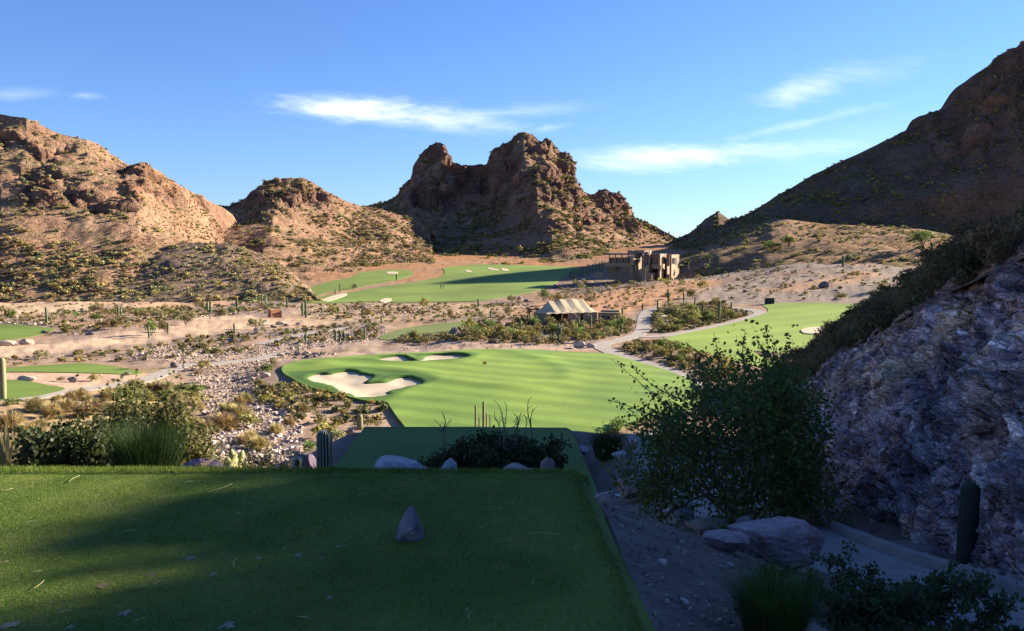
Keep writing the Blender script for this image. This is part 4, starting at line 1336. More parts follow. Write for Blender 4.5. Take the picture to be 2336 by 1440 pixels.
def joined(name, arrs, P, S, RZ, mat, tint=None, kind='stuff', sink=0.0, **kw):
    """many small copies as one mesh"""
    Vs, Fs, Cs, n = [], {}, [], 0
    r = rnd(len(P))
    pick = r.randint(0, len(arrs), len(P))
    for a_i, arr in enumerate(arrs):
        V, Fq, c = arr
        sel = np.where(pick == a_i)[0]
        if not len(sel): continue
        cs, sn = np.cos(RZ[sel]), np.sin(RZ[sel])
        s = S[sel] if S.ndim == 2 else np.repeat(S[sel][:, None], 3, 1)
        X = (V[None, :, 0] * cs[:, None] - V[None, :, 1] * sn[:, None]) * s[:, :1] + P[sel, 0][:, None]
        Y = (V[None, :, 0] * sn[:, None] + V[None, :, 1] * cs[:, None]) * s[:, 1:2] + P[sel, 1][:, None]
        Z = V[None, :, 2] * s[:, 2:3] + P[sel, 2][:, None] - sink * s[:, 2:3]
        Vs.append(np.stack([X, Y, Z], -1).reshape(-1, 3))
        for fq in (Fq if isinstance(Fq, list) else [Fq]):
            k = fq.shape[1]
            Fs.setdefault(k, []).append((fq[None] + (np.arange(len(sel)) * len(V))[:, None, None] + n).reshape(-1, k))
        if c is not None:
            t = tint[sel] if tint is not None else np.ones((len(sel), 3))
            Cs.append((c[None] * t[:, None]).reshape(-1, 3))
        n += len(sel) * len(V)
    return mk(name, np.concatenate(Vs), [np.concatenate(v) for v in Fs.values()], mat, col=np.concatenate(Cs) if Cs else None, kind=kind, **kw)

# ------------------------------------------------------------------ scrub on the hills
FAR = [bush_arrays(40 + i, 36, 0.28, 5, (.135, .138, .066), 0.72) for i in range(6)]
def on_hill(H, n, seed, dens, vmin=0.02, vmax=1.0):
    P, v = H['P'], H['v']
    r = rnd(seed)
    e1 = P[1:, :-1] - P[:-1, :-1]; e2 = P[:-1, 1:] - P[:-1, :-1]
    area = np.linalg.norm(np.cross(e1, e2), axis=-1)
    vm = v[:-1, :-1]
    wgt = area * ((vm > vmin) & (vm <= vmax)) * dens(P[:-1, :-1], vm, H['U'][:-1, :-1], H['rock'][:-1, :-1])
    cw = np.cumsum(wgt.ravel())
    idx = np.searchsorted(cw, r.rand(n) * cw[-1])
    i, j = np.unravel_index(np.minimum(idx, wgt.size - 1), wgt.shape)
    a, b = r.rand(n)[:, None], r.rand(n)[:, None]
    return P[i, j] + e1[i, j] * a + e2[i, j] * b
def scrub(H, n, seed, dens, smin, smax, tints, vmin=0.02, vmax=1.0, name='hill_scrub', arr=None):
    p = on_hill(H, n, seed, dens, vmin, vmax)
    r = rnd(seed + 1)
    s = (smin + (smax - smin) * r.rand(n) ** 2.6) * .9
    S = np.column_stack([s * (.9 + .5 * r.rand(n)), s * (.9 + .5 * r.rand(n)), s * (.7 + .5 * r.rand(n))])
    t = np.asarray(tints)[r.randint(0, len(tints), n)] * (.75 + .5 * r.rand(n))[:, None]
    joined(name, arr or FAR, p, S, r.rand(n) * 6.28, M_LEAF, t, sink=.08)
FAR2 = [bush_arrays(140 + i, 70, 0.19, 7, (.185, .182, .105), 0.72) for i in range(6)]
cl = lambda P, s, seed, a=-.1, b=.2: smooth(a, b, fbm(P / s, 3, seed))
T_MIX = [(1, 1, 1), (1.25, 1.15, 1.0), (.85, 1.0, .9), (1.4, 1.2, .95), (1.0, 1.05, 1.15), (1.5, 1.35, 1.1)]
scrub(HL, 3000, 1, lambda P, v, U, rk: (0.06 + 1.0 * cl(P, 22, 3)) * (1 - .75 * rk) * (1.25 - v) , 0.8, 4.2, T_MIX, arr=FAR2)
scrub(HL, 1000, 2, lambda P, v, U, rk: smooth(.34, .05, v) * (.4 + cl(P, 14, 6)), 1.2, 4.4, T_MIX, arr=FAR2)
scrub(HH, 750, 3, lambda P, v, U, rk: 0.25 + cl(P, 14, 5), 1.0, 3.8, T_MIX, arr=FAR2)
scrub(HM, 4200, 4, lambda P, v, U, rk: (.12 + cl(P, 25, 9)) * (1 - .7 * rk), 1.0, 5.0, T_MIX, arr=FAR2)
scrub(PEAK, 7000, 5, lambda P, v, U, rk: (.12 + cl(P, 30, 11)) * (1 - .85 * rk), 1.2, 6.0, T_MIX)
scrub(HR, 3000, 6, lambda P, v, U, rk: (.25 + cl(P, 26, 13)) * (1 - .6 * rk) * smooth(2500, 2380, U), 1.2, 4.4, T_MIX, .3)
scrub(HU, 1000, 7, lambda P, v, U, rk: .3 + cl(P, 16, 15), 0.9, 3.6, T_MIX)
FAR_KEEP = FAR
# low dry tufts between the shrubs
TUFT = [bush_arrays(60 + i, 12, 0.42, 3, (.23, .17, .08), 0.5) for i in range(4)]
for H_, n_, sd in ((HL, 2600, 21), (HM, 1800, 22), (PEAK, 2200, 23), (HU, 800, 24), (HH, 900, 25)):
    p = on_hill(H_, n_, sd, lambda P, v, U, rk: 1 - .8 * rk); r = rnd(sd)
    joined('dry_tufts', TUFT, p, .4 + 1.3 * r.rand(n_) ** 2, r.rand(n_) * 6.28, M_LEAF, (.7 + .7 * r.rand(n_))[:, None] * np.array([[1, 1, 1.0]]), sink=.05)

HR_ = [hull_rock(1700 + i, 9, (1, .9, .75)) for i in range(6)]
M_HROCK = leaf_mat('hill_rocks', None, 0.0, 0.0, .95)
for H_, n_, sd, s0, s1 in ((HL, 1500, 31, .5, 3.0), (HM, 1000, 32, .6, 3.4), (PEAK, 1700, 33, .8, 4.5), (HU, 500, 34, .4, 1.5), (HH, 300, 35, .4, 1.6), (HR, 900, 36, .7, 3.2)):
    p = on_hill(H_, n_, sd, lambda P, v, U, rk: .12 + 1.3 * rk + .35 * smooth(.1, .3, fbm(P / 18, 3, 77))); r = rnd(sd)
    joined('hill_rocks', [(v_, f_, np.broadcast_to(ROCK1 * 1.15, v_.shape)) for v_, f_ in HR_], p, s0 + (s1 - s0) * r.rand(n_) ** 3, r.rand(n_) * 6.28, M_HROCK, (.6 + .9 * r.rand(n_))[:, None] * np.ones((1, 3)), sink=-.1)

# ------------------------------------------------------------------ scrub, boulders and stones on the valley floor
SH = []   # zone outline, count, min spacing, size range (m), kinds, label tail, group
SHRUB_ZONES = [
 ([(0,716),(300,706),(440,700),(600,694),(640,700),(600,716),(440,722),(430,735),(330,752),(130,770),(60,772),(130,756),(90,742),(0,736)], 46, 4.0, (1.6, 4.2), ('olive', 'grey', 'green', 'brown'), 'growing on the sandy flat below the left hill', 'shrubs on the sandy flat'),
 ([(0,818),(60,814),(300,798),(430,772),(620,756),(700,745),(860,742),(870,775),(650,790),(450,822),(290,822),(0,836)], 30, 3.0, (1.0, 2.6), ('olive', 'brown', 'grey'), 'among the pale stones of the dry wash', 'shrubs along the dry wash'),
 ([(640,698),(800,693),(1000,696),(1180,690),(1220,705),(1200,735),(1080,735),(880,740),(700,728)], 38, 4.0, (1.2, 3.4), ('olive', 'yellow', 'brown', 'grey'), 'on the rocky flat below the far fairway', 'shrubs on the rocky flat'),
 ([(880,782),(1060,745),(1090,738),(1200,738),(1370,738),(1440,730),(1455,760),(1370,776),(1240,784),(1000,784)], 84, 1.9, (1.4, 3.6), ('olive', 'green', 'yellow', 'grey'), 'crowded between the tent and the putting green', 'shrubs below the tent'),
 ([(1480,712),(1560,696),(1640,690),(1690,706),(1700,722),(1600,748),(1520,760),(1482,758)], 60, 1.7, (1.4, 3.6), ('olive', 'green', 'grey', 'yellow'), 'on the planted island inside the path loop', 'shrubs on the path island'),
 ([(1410,800),(1450,780),(1520,782),(1580,800),(1680,835),(1700,870),(1600,868),(1480,822)], 30, 2.0, (1.2, 2.8), ('olive', 'yellow', 'green', 'brown'), 'on the bank between the paths and the right fairway', 'shrubs on the path bank'),
 ([(1240,690),(1280,655),(1340,640),(1420,645),(1540,635),(1660,600),(1900,592),(2020,590),(2040,680),(1760,688),(1560,684),(1440,700),(1300,700)], 52, 6.0, (1.4, 4.0), ('olive', 'brown', 'yellow', 'grey'), 'on the gravel slope below the clubhouse', 'shrubs on the gravel slope'),
 ([(570,880),(700,890),(780,905),(880,925),(880,965),(780,975),(660,960),(600,920)], 14, 3.0, (0.9, 1.9), ('yellow', 'olive'), 'on the gravel bank left of the green', 'shrubs on the gravel bank'),
]
ADJ = {'olive': 'olive', 'grey': 'grey green', 'green': 'bright green', 'brown': 'brown twiggy', 'yellow': 'yellow green'}
count = 0
for zi, (poly, n, md, (s0, s1), kinds, tail, grp) in enumerate(SHRUB_ZONES):
    q = clear_of(scatter(poly, n, 300 + zi, md), 0.9)
    P = onf(q); r = rnd(zi + 60)
    for p in P:
        kd = kinds[r.randint(len(kinds))]
        s = 1.3 * (s0 + (s1 - s0) * r.rand() ** 1.6)
        o = put('shrub', SHRUB[kd][r.randint(4)], p - (0, 0, .05), (s, s, s * (.75 + .4 * r.rand())), None, f'{ADJ[kd]} desert shrub {tail}', 'shrub', f'{ADJ[kd]} {grp}')
        count += 1
# the many smaller ones
small_z = [(z[0], int(z[1] * 13)) for z in SHRUB_ZONES] + [([(0,690),(560,692),(640,700),(640,722),(430,722),(0,716)], 160), ([(1180,735),(1250,655),(1330,640),(1460,650),(1560,640),(1500,690),(1440,735)], 180)]
pp = []
for i, (poly, n) in enumerate(small_z):
    pp.append(onf(clear_of(scatter(poly, n, 800 + i), 0.5)))
pp = np.concatenate(pp); r = rnd(91); n_ = len(pp)
joined('ground_scrub', [bush_arrays(80 + i, 46, 0.22, 5, (.13, .125, .06), .7) for i in range(5)], pp, .5 + 1.7 * r.rand(n_) ** 2, r.rand(n_) * 6.28, M_LEAF, np.asarray(T_MIX)[r.randint(0, 6, n_)] * (.75 + .6 * r.rand(n_))[:, None], sink=.04)

# stones of the wash
WASH = [[(430,1062),(470,960),(440,900),(450,860),(540,835),(620,830),(560,862),(600,900),(690,950),(700,1062)],
        [(280,815),(350,785),(560,790),(700,752),(880,745),(880,772),(700,800),(600,832),(450,860),(400,835)],
        [(640,700),(900,694),(1000,700),(950,722),(760,730)],
        [(1180,705),(1260,690),(1300,660),(1500,640),(1450,660),(1330,690)], [(880,778),(1100,772),(1360,770),(1380,786),(1200,792),(900,796)],
        [(0,735),(0,716),(330,700),(640,690),(640,718),(430,735),(200,770),(60,778)]]
cnt = [4200, 3600, 900, 700, 500, 700]; szr = [(.25, .75), (.25, .8), (.3, 1.1), (.3, 1.0), (.2, .6), (.25, 1.0)]
SP_, SS_ = [], []
for i in range(6):
    q = clear_of(scatter(WASH[i], cnt[i], 1200 + i), .2)
    SP_.append(onf(q)); r = rnd(i + 5)
    SS_.append(szr[i][0] + (szr[i][1] - szr[i][0]) * r.rand(len(q)) ** 2.0)
SP_ = np.concatenate(SP_); SS_ = np.concatenate(SS_)
ap = SS_ / np.hypot(SP_[:, 0], SP_[:, 1])
inframe = (np.abs(SP_[:, 0] / SP_[:, 1]) < .6) & (SP_[:, 1] > 74)
order = np.argsort(-np.where(inframe, ap, 0))
top = order[:300]
for k in top:
    s = SS_[k] * 1.15
    put('stone', STONES[k % 8], SP_[k] + (0, 0, .12 * s), (s, s * .9, s), None, 'pale pinkish stone lying in the dry wash', 'stone', 'loose stones of the dry wash')
rest = order[300:]; r = rnd(3)
HS = [hull_rock(1500 + i, 9, (1, .85, .7)) for i in range(8)]
M_STONES = leaf_mat('loose_stones', None, 0.0, 0.0, .95)
tint = (.55 + .75 * r.rand(len(rest)))[:, None] * np.array([[1.0, .95, .93]]) * np.where(r.rand(len(rest)) < .3, .72, 1.0)[:, None]
joined('loose_stones', [(v, f, np.broadcast_to(np.array((.345, .285, .255)), v.shape)) for v, f in HS], SP_[rest] + np.array([0, 0, .05]), SS_[rest], r.rand(len(rest)) * 6.28, M_STONES, tint)

# dark rubble banks on the sandy flat
RB = []
for x0, y0, x1, y1, n_ in ((0, 736, 105, 742, 160), (185, 728, 330, 734, 150), (0, 722, 60, 724, 60), (430, 722, 560, 716, 120), (1130, 690, 1230, 700, 80), (640, 812, 760, 806, 90), (900, 715, 1010, 700, 90)):
    e = hit([(x0, y0), (x1, y1)])[:, :2]; r = rnd(n_)
    t_ = r.rand(n_)[:, None]; RB.append(e[0] + (e[1] - e[0]) * t_ + r.randn(n_, 2) * np.array([.5, 1.4]))
RB = onf(clear_of(np.concatenate(RB), .3)); r = rnd(8)
joined('rubble', [(v, f, np.broadcast_to(np.array((.26, .205, .17)), v.shape)) for v, f in HS], RB, .35 + 1.3 * r.rand(len(RB)) ** 2, r.rand(len(RB)) * 6.28, M_STONES, (.4 + 1.1 * r.rand(len(RB)))[:, None] * np.ones((1, 3)))

# boulders: photo pixel of the base, width and height in photo pixels, dark?
B_LIST = [(528,782,20,14,1),(398,840,22,17,1),(62,868,44,15,0),(165,872,22,16,1),(292,856,18,9,1),(1036,772,32,28,1),(1060,770,20,14,0),(1322,792,32,22,0),(1348,793,22,14,0),(545,782,16,10,0),
 (15,790,40,18,0),(60,786,36,20,0),(350,752,16,10,0),(420,888,26,14,0),(395,880,30,16,0),(470,800,16,10,0),(605,868,26,16,0),(585,862,14,9,0),(660,810,20,10,0),(680,808,22,12,0),(700,806,18,10,0),(720,806,20,10,0),
 (640,812,18,9,0),(1300,700,14,8,0),(1200,690,12,10,0),(1185,684,12,10,0),(1330,640,10,8,0),(1265,655,10,8,0),(1760,622,14,8,0),(1880,655,34,18,1),(1850,642,14,9,0),(1700,665,14,8,1),(1470,645,8,6,0),
 (600,742,22,10,0),(640,740,26,12,0),(655,744,20,10,0),(625,748,24,9,0),(680,742,14,8,0),(586,758,16,9,0),(880,905,0,0,0),(575,868,14,8,0),(800,990,26,16,1),(785,998,24,14,0),(770,1012,26,16,0),(812,980,20,12,0),(722,960,10,6,0),(565,905,10,6,0),(100,760,14,8,1),(205,765,26,10,1),(1380,700,10,6,0),(1255,742,12,8,0),(1150,745,12,8,0),(960,712,16,10,0),(770,712,18,10,0),(830,705,18,10,0)]
for i, (bx_, by_, bw, bh, dk) in enumerate(B_LIST):
    if not bw: continue
    p = on_floor(bx_, by_)
    d = p[1]; sx, sz = px_size(bw, d), px_size(bh, d)
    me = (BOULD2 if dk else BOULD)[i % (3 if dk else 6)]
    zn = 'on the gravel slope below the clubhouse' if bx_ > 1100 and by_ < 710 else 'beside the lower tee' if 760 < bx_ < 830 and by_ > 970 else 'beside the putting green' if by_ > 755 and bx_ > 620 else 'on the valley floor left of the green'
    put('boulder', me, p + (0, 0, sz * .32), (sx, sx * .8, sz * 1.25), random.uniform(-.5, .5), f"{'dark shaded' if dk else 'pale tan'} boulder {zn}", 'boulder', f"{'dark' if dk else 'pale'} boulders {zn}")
# ------------------------------------------------------------------ brush on the slope above the cut
def twiggy(seed, n, leaf, col, h=1.0, twigs=26, clumps=9):
    V, Fq, c = bush_arrays(seed, n, leaf, clumps, col, h)
    r = rnd(seed + 1)
    W = MB()
    for i in range(twigs):
        a = r.rand() * 6.28; e = .2 + .75 * r.rand()
        d = np.array([math.cos(a) * math.sin(e), math.sin(a) * math.sin(e), math.cos(e)])
        L = (.35 + .35 * r.rand()) * h
        p0 = np.array([0, 0, 0.0]); p1 = p0 + d * L * .55 + r.randn(3) * .03; p2 = p1 + (d + r.randn(3) * .35) * L * .5
        W.tube([p0, p1, p2], [.012, .008, .003], 3, False)
    WV = np.concatenate(W.V); WF = np.concatenate(W.F)
    return V, Fq, c, WV, WF
C_TWIG = np.array((.13, .10, .075))
BRUSH_ARR, BRUSH = [], []
for i in range(4):
    V, Fq, c, WV, WF = twiggy(2100 + i, 620, 0.062, [(.105, .095, .05), (.085, .095, .042), (.14, .105, .06), (.10, .085, .05)][i], 0.95)
    VV = np.vstack([V, WV]); FF = [Fq, WF + len(V)]; CC = np.vstack([c, np.broadcast_to(C_TWIG, WV.shape)])
    BRUSH_ARR.append((VV, FF, CC)); BRUSH.append(mesh_of('brush', VV, FF, M_LEAF, CC))
def on_slope(n, seed, t0=0, t1=56, u0=0.0, u1=1.0):
    r = rnd(seed)
    i = ((u0 + (u1 - u0) * r.rand(n)) * (SLOPE.shape[0] - 2)).astype(int); j = (t0 + r.rand(n) * (t1 - t0 - 1)).astype(int)
    f = r.rand(n)[:, None]; g = r.rand(n)[:, None]
    return SLOPE[i, j] * (1 - f) * (1 - g) + SLOPE[i + 1, j] * f * (1 - g) + SLOPE[i, j + 1] * (1 - f) * g + SLOPE[i + 1, j + 1] * f * g
P = np.concatenate([on_slope(70, 5, 1, 54, .36, 1.0), on_slope(70, 6, 36, 60, .40, 1.0)])
for k, p in enumerate(P):
    s = 1.3 + 1.1 * random.random()
    put('brush', BRUSH[k % 4], p - (0, 0, .08), (s, s, s * random.uniform(.8, 1.15)), None, 'dark dry brush growing on the slope above the rock wall', 'brush', 'brush above the rock wall')
P = np.concatenate([on_slope(330, 7, 0, 58, .3, 1.0), on_slope(130, 8, 0, 10, .3, 1.0), on_slope(26, 9, 0, 40, 0, .3)]); r = rnd(2)
joined('slope_brush', BRUSH_ARR, P, .7 + .9 * r.rand(len(P)), r.rand(len(P)) * 6.28, M_LEAF, (.75 + .5 * r.rand(len(P)))[:, None] * np.ones((1, 3)), sink=.05)

P = on_slope(26, 19, 44, 62, .24, .50); r = rnd(19)  # unseen tall bushes added along the crest to streak the tee with shade
joined('slope_brush', BRUSH_ARR, P, 1.8 + 1.6 * r.rand(len(P)), r.rand(len(P)) * 6.28, M_LEAF, np.ones((len(P), 3)), sink=.05)
r = rnd(12); k = r.randint(0, SHADE_HILL.shape[0] * SHADE_HILL.shape[1], 500); P = SHADE_HILL.reshape(-1, 3)[k]
joined('shade_hill_brush', FAR2, P, .8 + 1.8 * r.rand(len(P)), r.rand(len(P)) * 6.28, M_LEAF, (.7 + .5 * r.rand(len(P)))[:, None] * np.ones((1, 3)), sink=.05)  # brush on the added, unseen hill
# ------------------------------------------------------------------ near plants and rocks
def edge(px, top_py, dist):
    """spot on the bank `dist` metres ahead, and the height that brings its top to photo row top_py"""
    q = pt(px, top_py, dist)
    z = drop(q[0], dist)
    return np.array([q[0], dist, z]), q[2] - z

def woody(name, loc, h, spread, label, cat, seed, leafc, leaf=0.045, levels=4, stems=4, split=3, nleaf=14, r0=.03, lean=.5, up=.2, group=None, jitter=.4, rz=0.0, droop=0.0, leafy_from=2, mat=None):
    WV, WF, LV, LF, tone = tree_arrays(seed, h, spread, levels, stems, lean, r0, leaf, nleaf, split, up, leafy_from, True, jitter, droop)
    t = thing(name, tuple(loc), label, cat, group, rz)
    mk('stem', WV, WF, M_WOOD, parent=t)
    r = rnd(seed + 9)
    hue = np.repeat(r.rand(len(LV) // 4), 4)
    c = np.asarray(leafc)[None] * tone[:, None] * np.stack([1 + .5 * hue, 1 + .2 * hue, 1 + 0 * hue], -1)
    mk('foliage', LV, LF, mat or M_NLEAF, col=c, parent=t)
    return t
M_NLEAF = leaf_mat('near_leaf', None, 0.35, 0.05, .55)

# big leafy shrub in front of the rock wall
p = on_floor(1690, 1200)
hh = px_size(1195 - 850, p[1])
T = woody('leafy_tree', p - (0, 0, .04), hh, px_size(490, p[1]), 'large dark leafy shrub with long shoots standing before the rock wall', 'tree', 31, (.065, .115, .028), leaf=.064, levels=5, stems=11, split=3, nleaf=6, r0=.012, lean=1.15, up=.05, leafy_from=1, jitter=.45)
# long shoots reaching up and to the left
W = MB(); LC = []
r = rnd(77)
for sx, sy, ex, ey, dd in [(1560,960,1392,812,-.1),(1570,985,1385,905,-.3),(1600,900,1500,800,0),(1640,870,1628,752,.1),(1655,880,1565,775,.2),(1700,860,1700,750,.2),(1740,850,1748,738,.2),(1760,860,1770,770,.3),(1725,870,1690,800,0),(1590,930,1440,830,.1),(1800,930,1880,900,.3),(1830,1010,1960,1080,.2),(1620,900,1590,800,.1),(1745,845,1725,760,.1),(1770,865,1800,775,.2)]:
    a = pt(sx, sy, p[1] + dd * .4) - p; b = pt(ex, ey, p[1] + dd) - p
    mid = (a + b) / 2 + r.randn(3) * .05 + np.array([0, 0, .05])
    L = spline(np.array([a * .6 + np.array([0, 0, .2]), a, mid, b]), 6)
    W.tube(L, np.linspace(.012, .003, len(L)), 4, False)
    n_l = 46
    t = .35 + .65 * r.rand(n_l) ** .8; k = t * (len(L) - 1.001); i = k.astype(int)
    LC.append(L[i] + (L[i + 1] - L[i]) * (k - i)[:, None] + r.randn(n_l, 3) * .028)
WV = np.concatenate(W.V); WF = np.concatenate(W.F)
mk('shoot', WV, WF, M_WOOD, parent=T)
LC = np.concatenate(LC)
V, Fq = leaves(LC, np.full(len(LC), .05), r, 0, .8, True)
mk('shoot_leaf', V, Fq, M_NLEAF, col=np.repeat(np.array((.052, .095, .024)) * (.7 + .6 * r.rand(len(LC)))[:, None], 4, 0), parent=T, kind='stuff')

def clump(name, loc, h, wd, n, col, label, cat='grass', seed=0, group=None, lean=.35, bw=.006):
    """upright bunch grass"""
    r = rnd(seed)
    a = r.rand(n) * 6.28; rd = np.sqrt(r.rand(n)) * wd * .28
    o = np.stack([np.cos(a) * rd, np.sin(a) * rd, 0 * a], -1)
    b = a + r.randn(n) * .6
    hh = h * (.55 + .45 * r.rand(n)); le = wd * .5 * lean * (.3 + r.rand(n)) * 1.5
    m = o + np.stack([np.cos(b) * le * .35, np.sin(b) * le * .35, hh * .6], -1)
    t = o + np.stack([np.cos(b) * le, np.sin(b) * le, hh], -1)
    s = np.stack([-np.sin(b), np.cos(b), 0 * b], -1) * bw * .5
    V = np.stack([o - s, o + s, m + s * .8, m - s * .8, t], 1).reshape(-1, 3)
    k = np.arange(n)[:, None] * 5
    c = np.asarray(col)[None] * (.6 + .8 * r.rand(n))[:, None]
    return mk(name, V, [k + np.array([[0, 1, 2, 3]]), k + np.array([[3, 2, 4]])], M_GRASSY, col=np.repeat(c, 5, 0), label=label, cat=cat, group=group, org=None) if loc is None else place(mk(name, V, [k + np.array([[0, 1, 2, 3]]), k + np.array([[3, 2, 4]])], M_GRASSY, col=np.repeat(c, 5, 0), label=label, cat=cat, group=group), loc)
def place(o, loc, rz=0.0):
    o.location = tuple(loc); o.rotation_euler = (0, 0, rz)
    return o

p = on_floor(1765, 1475); clump('bunch_grass', p, px_size(190, p[1]), px_size(210, p[1]), 2200, (.05, .10, .02), 'fine green bunch grass in front of the big pink boulder', seed=3, bw=.0035, lean=.6)
p = on_floor(1470, 1098); clump('bunch_grass', p, px_size(72, p[1]), px_size(150, p[1]), 1200, (.035, .08, .018), 'dark green bunch grass behind the low black box', seed=4, bw=.008)
p = on_floor(1385, 1020); clump('bunch_grass', p, px_size(70, p[1]), px_size(95, p[1]), 900, (.03, .065, .018), 'dark bunch grass beside the right edge of the lower tee', seed=5, bw=.02)
q, h_ = edge(330, 950, 7.9); clump('bunch_grass', q, h_, px_size(190, 7.9), 3000, (.018, .046, .011), 'tall dark green bunch grass at the front edge of the upper tee', seed=6, lean=.42, bw=.006)  # blade colour darkened in place of shade falling on the clump

# sprawling shrub at the path side
p = on_floor(2030, 1485)
woody('low_shrub', p, px_size(155, p[1]), px_size(520, p[1]), 'sprawling low green shrub covering the side of the path', 'shrub', 51, (.035, .065, .025), leaf=.028, levels=4, stems=14, split=3, nleaf=11, r0=.012, lean=1.5, up=-.05, jitter=.6)
p = on_floor(2290, 1500)
woody('low_shrub', p, px_size(70, p[1]), px_size(260, p[1]), 'small leafy shrub beside the path kerb, next to the sprawling shrub', 'shrub', 57, (.035, .06, .026), leaf=.024, levels=3, stems=6, split=3, nleaf=10, r0=.01, lean=1.4, up=0, jitter=.6)
p = on_floor(1990, 1215)
woody('low_shrub', p, px_size(90, p[1]), px_size(220, p[1]), 'thin weedy shrub between the path kerb and the rock wall', 'shrub', 58, (.06, .075, .035), leaf=.02, levels=3, stems=7, split=2, nleaf=8, r0=.006, lean=1.0, up=.2, jitter=.6)

# shrubs along the tee front
q, h_ = edge(1140, 962, 8.6)
D = woody('dark_shrub', q, h_ * .64, px_size(330, 8.6), 'wide dark feathery shrub with bare twigs above the rocks', 'shrub', 61, (.030, .050, .020), leaf=.040, levels=4, stems=26, split=3, nleaf=15, r0=.010, lean=1.3, up=.12, jitter=.5)
W = MB(); r = rnd(88)
for sx, ex, ey in [(1150,1136,922),(1150,1156,926),(1150,1180,952),(1212,1205,914),(1212,1216,936),(1175,1186,948),(1198,1200,952),(1140,1128,950),(1012,1010,944),(1012,990,956),(1012,1030,956),(1180,1172,944)]:
    a = pt(sx, 985, 8.6) - q; b = pt(ex, ey, 8.6) - q
    L = spline(np.array([a - np.array([0, 0, .3]), a, (a + b) / 2 + r.randn(3) * .035, b]), 4)
    W = MB(); W.tube(L, np.linspace(.008, .003, len(L)), 4)
    for _ in range(3):
        k = r.randint(len(L) // 2, len(L)); e = L[k] + np.array([r.randn() * .035, r.randn() * .03, .03 + .03 * r.rand()])
        W.tube([L[k], e], [.004, .002], 3)
    W.build('bare_twig', M_WOOD, parent=D)
q, h_ = edge(150, 945, 8.4)
woody('leafy_shrub', q, h_ * 0.78, px_size(250, 8.4), 'dark round-leaved shrub at the front edge of the upper tee', 'shrub', 71, (.035, .055, .02), leaf=.05, levels=4, stems=9, split=3, nleaf=8, r0=.02, lean=.8, up=.1, jitter=.5)
q, h_ = edge(255, 940, 9.4)
woody('leafy_shrub', q, h_ * 0.78, px_size(230, 9.4), 'dark thin-leaved shrub behind the tall bunch grass', 'shrub', 72, (.040, .058, .024), leaf=.045, levels=4, stems=10, split=3, nleaf=10, r0=.02, lean=.7, up=.15, jitter=.5)
q, h_ = edge(345, 880, 13.0)
woody('leafy_shrub', q, h_ * 0.84, px_size(300, 13.0), 'tall open shrub with sunlit upper leaves below the upper tee', 'shrub', 73, (.085, .10, .035), leaf=.06, levels=4, stems=11, split=3, nleaf=22, r0=.03, lean=.6, up=.15, jitter=.55)
q, h_ = edge(600, 1020, 9.0)
woody('twiggy_shrub', q, h_ * 0.85, px_size(150, 9.0), 'small dark twiggy shrub left of the barrel cactus', 'shrub', 74, (.05, .055, .025), leaf=.03, levels=3, stems=8, split=3, nleaf=5, r0=.014, lean=1.0, up=.05, jitter=.5)
q, h_ = edge(507, 1015, 9.0)
woody('twiggy_shrub', q, h_, px_size(60, 9.0), 'bare upright twig plant against the pale wash stones', 'shrub', 75, (.10, .08, .05), leaf=.012, levels=3, stems=3, split=2, nleaf=2, r0=.010, lean=.35, up=.3, jitter=.5)

def rock_at(px, base_or_top, wpx, hpx, dist, label, seed, mat, name='rock', sub=3, tilt=0.0, dpt=.8, top=False):
    if top:
        q, h_ = edge(px, base_or_top, dist)
        sx = px_size(wpx, dist) * 1.1; sz = max(h_ * 1.2, sx * .55); z = q[2] + h_ - sz * .5
    else:
        q = on_floor(px, base_or_top); dist = q[1]
        sx = px_size(wpx, dist); sz = px_size(hpx, dist) * 1.25; z = q[2] + sz * .5 - sz * .2
    V, Fq = boulder(seed, (sx, sx * dpt, sz), sub, .13)
    o = mk(name, V, Fq, mat, label=label, cat='rock')
    o.location = (q[0], q[1] + sx * dpt * .3, z); o.rotation_euler = (0, tilt, 0)
    return o
def near_rock_mat(name, c1, c2, c3):
    m, t, bs, out, co = mat_new(name)
    n1 = t.noise(co, 5.0, 6, .65, .6); n2 = t.noise(co, 17.0, 6, .7); n3 = t.noise(co, 60, 4, .7)
    c = t.mix(t.maprange(n1, .38, .62), c1, c2)
    c = t.mix(t.maprange(n2, .52, .68, 0, .8), c, c3)
    t.put(bs.inputs['Base Color'], c); bs.inputs['Roughness'].default_value = .9; bs.inputs['Specular IOR Level'].default_value = .15
    b = t.new('ShaderNodeBump'); b.inputs['Strength'].default_value = .7; b.inputs['Distance'].default_value = .02
    t.put(b.inputs['Height'], t.math('ADD', n2, t.math('MULTIPLY', n3, .5))); t.l.new(b.outputs[0], bs.inputs['Normal'])
    return m
M_PINKR = near_rock_mat('pink_rock', (.34, .27, .27), (.25, .17, .165), (.45, .40, .40))
M_WHITER = near_rock_mat('white_rock', (.42, .40, .42), (.28, .26, .30), (.55, .53, .53))
M_TANR = near_rock_mat('tan_rock', (.27, .21, .17), (.19, .14, .125), (.40, .34, .28))
M_PURP = near_rock_mat('purple_rock', (.16, .12, .16), (.11, .085, .115), (.24, .20, .24))
rock_at(1775, 1290, 240, 104, 0, 'large pinkish pointed boulder beside the path', 5, M_PINKR, sub=4)
rock_at(1715, 1222, 75, 42, 0, 'small purple boulder behind the large pinkish one', 6, M_PINKR)
rock_at(1660, 1262, 110, 50, 0, 'low pinkish rock leaning on the large pinkish boulder', 16, M_PINKR)
rock_at(1632, 1222, 95, 32, 0, 'flat dark rock under the big leafy shrub', 7, M_TANR)
rock_at(1545, 1195, 90, 55, 0, 'grey white rock at the foot of the big leafy shrub', 8, M_WHITER)
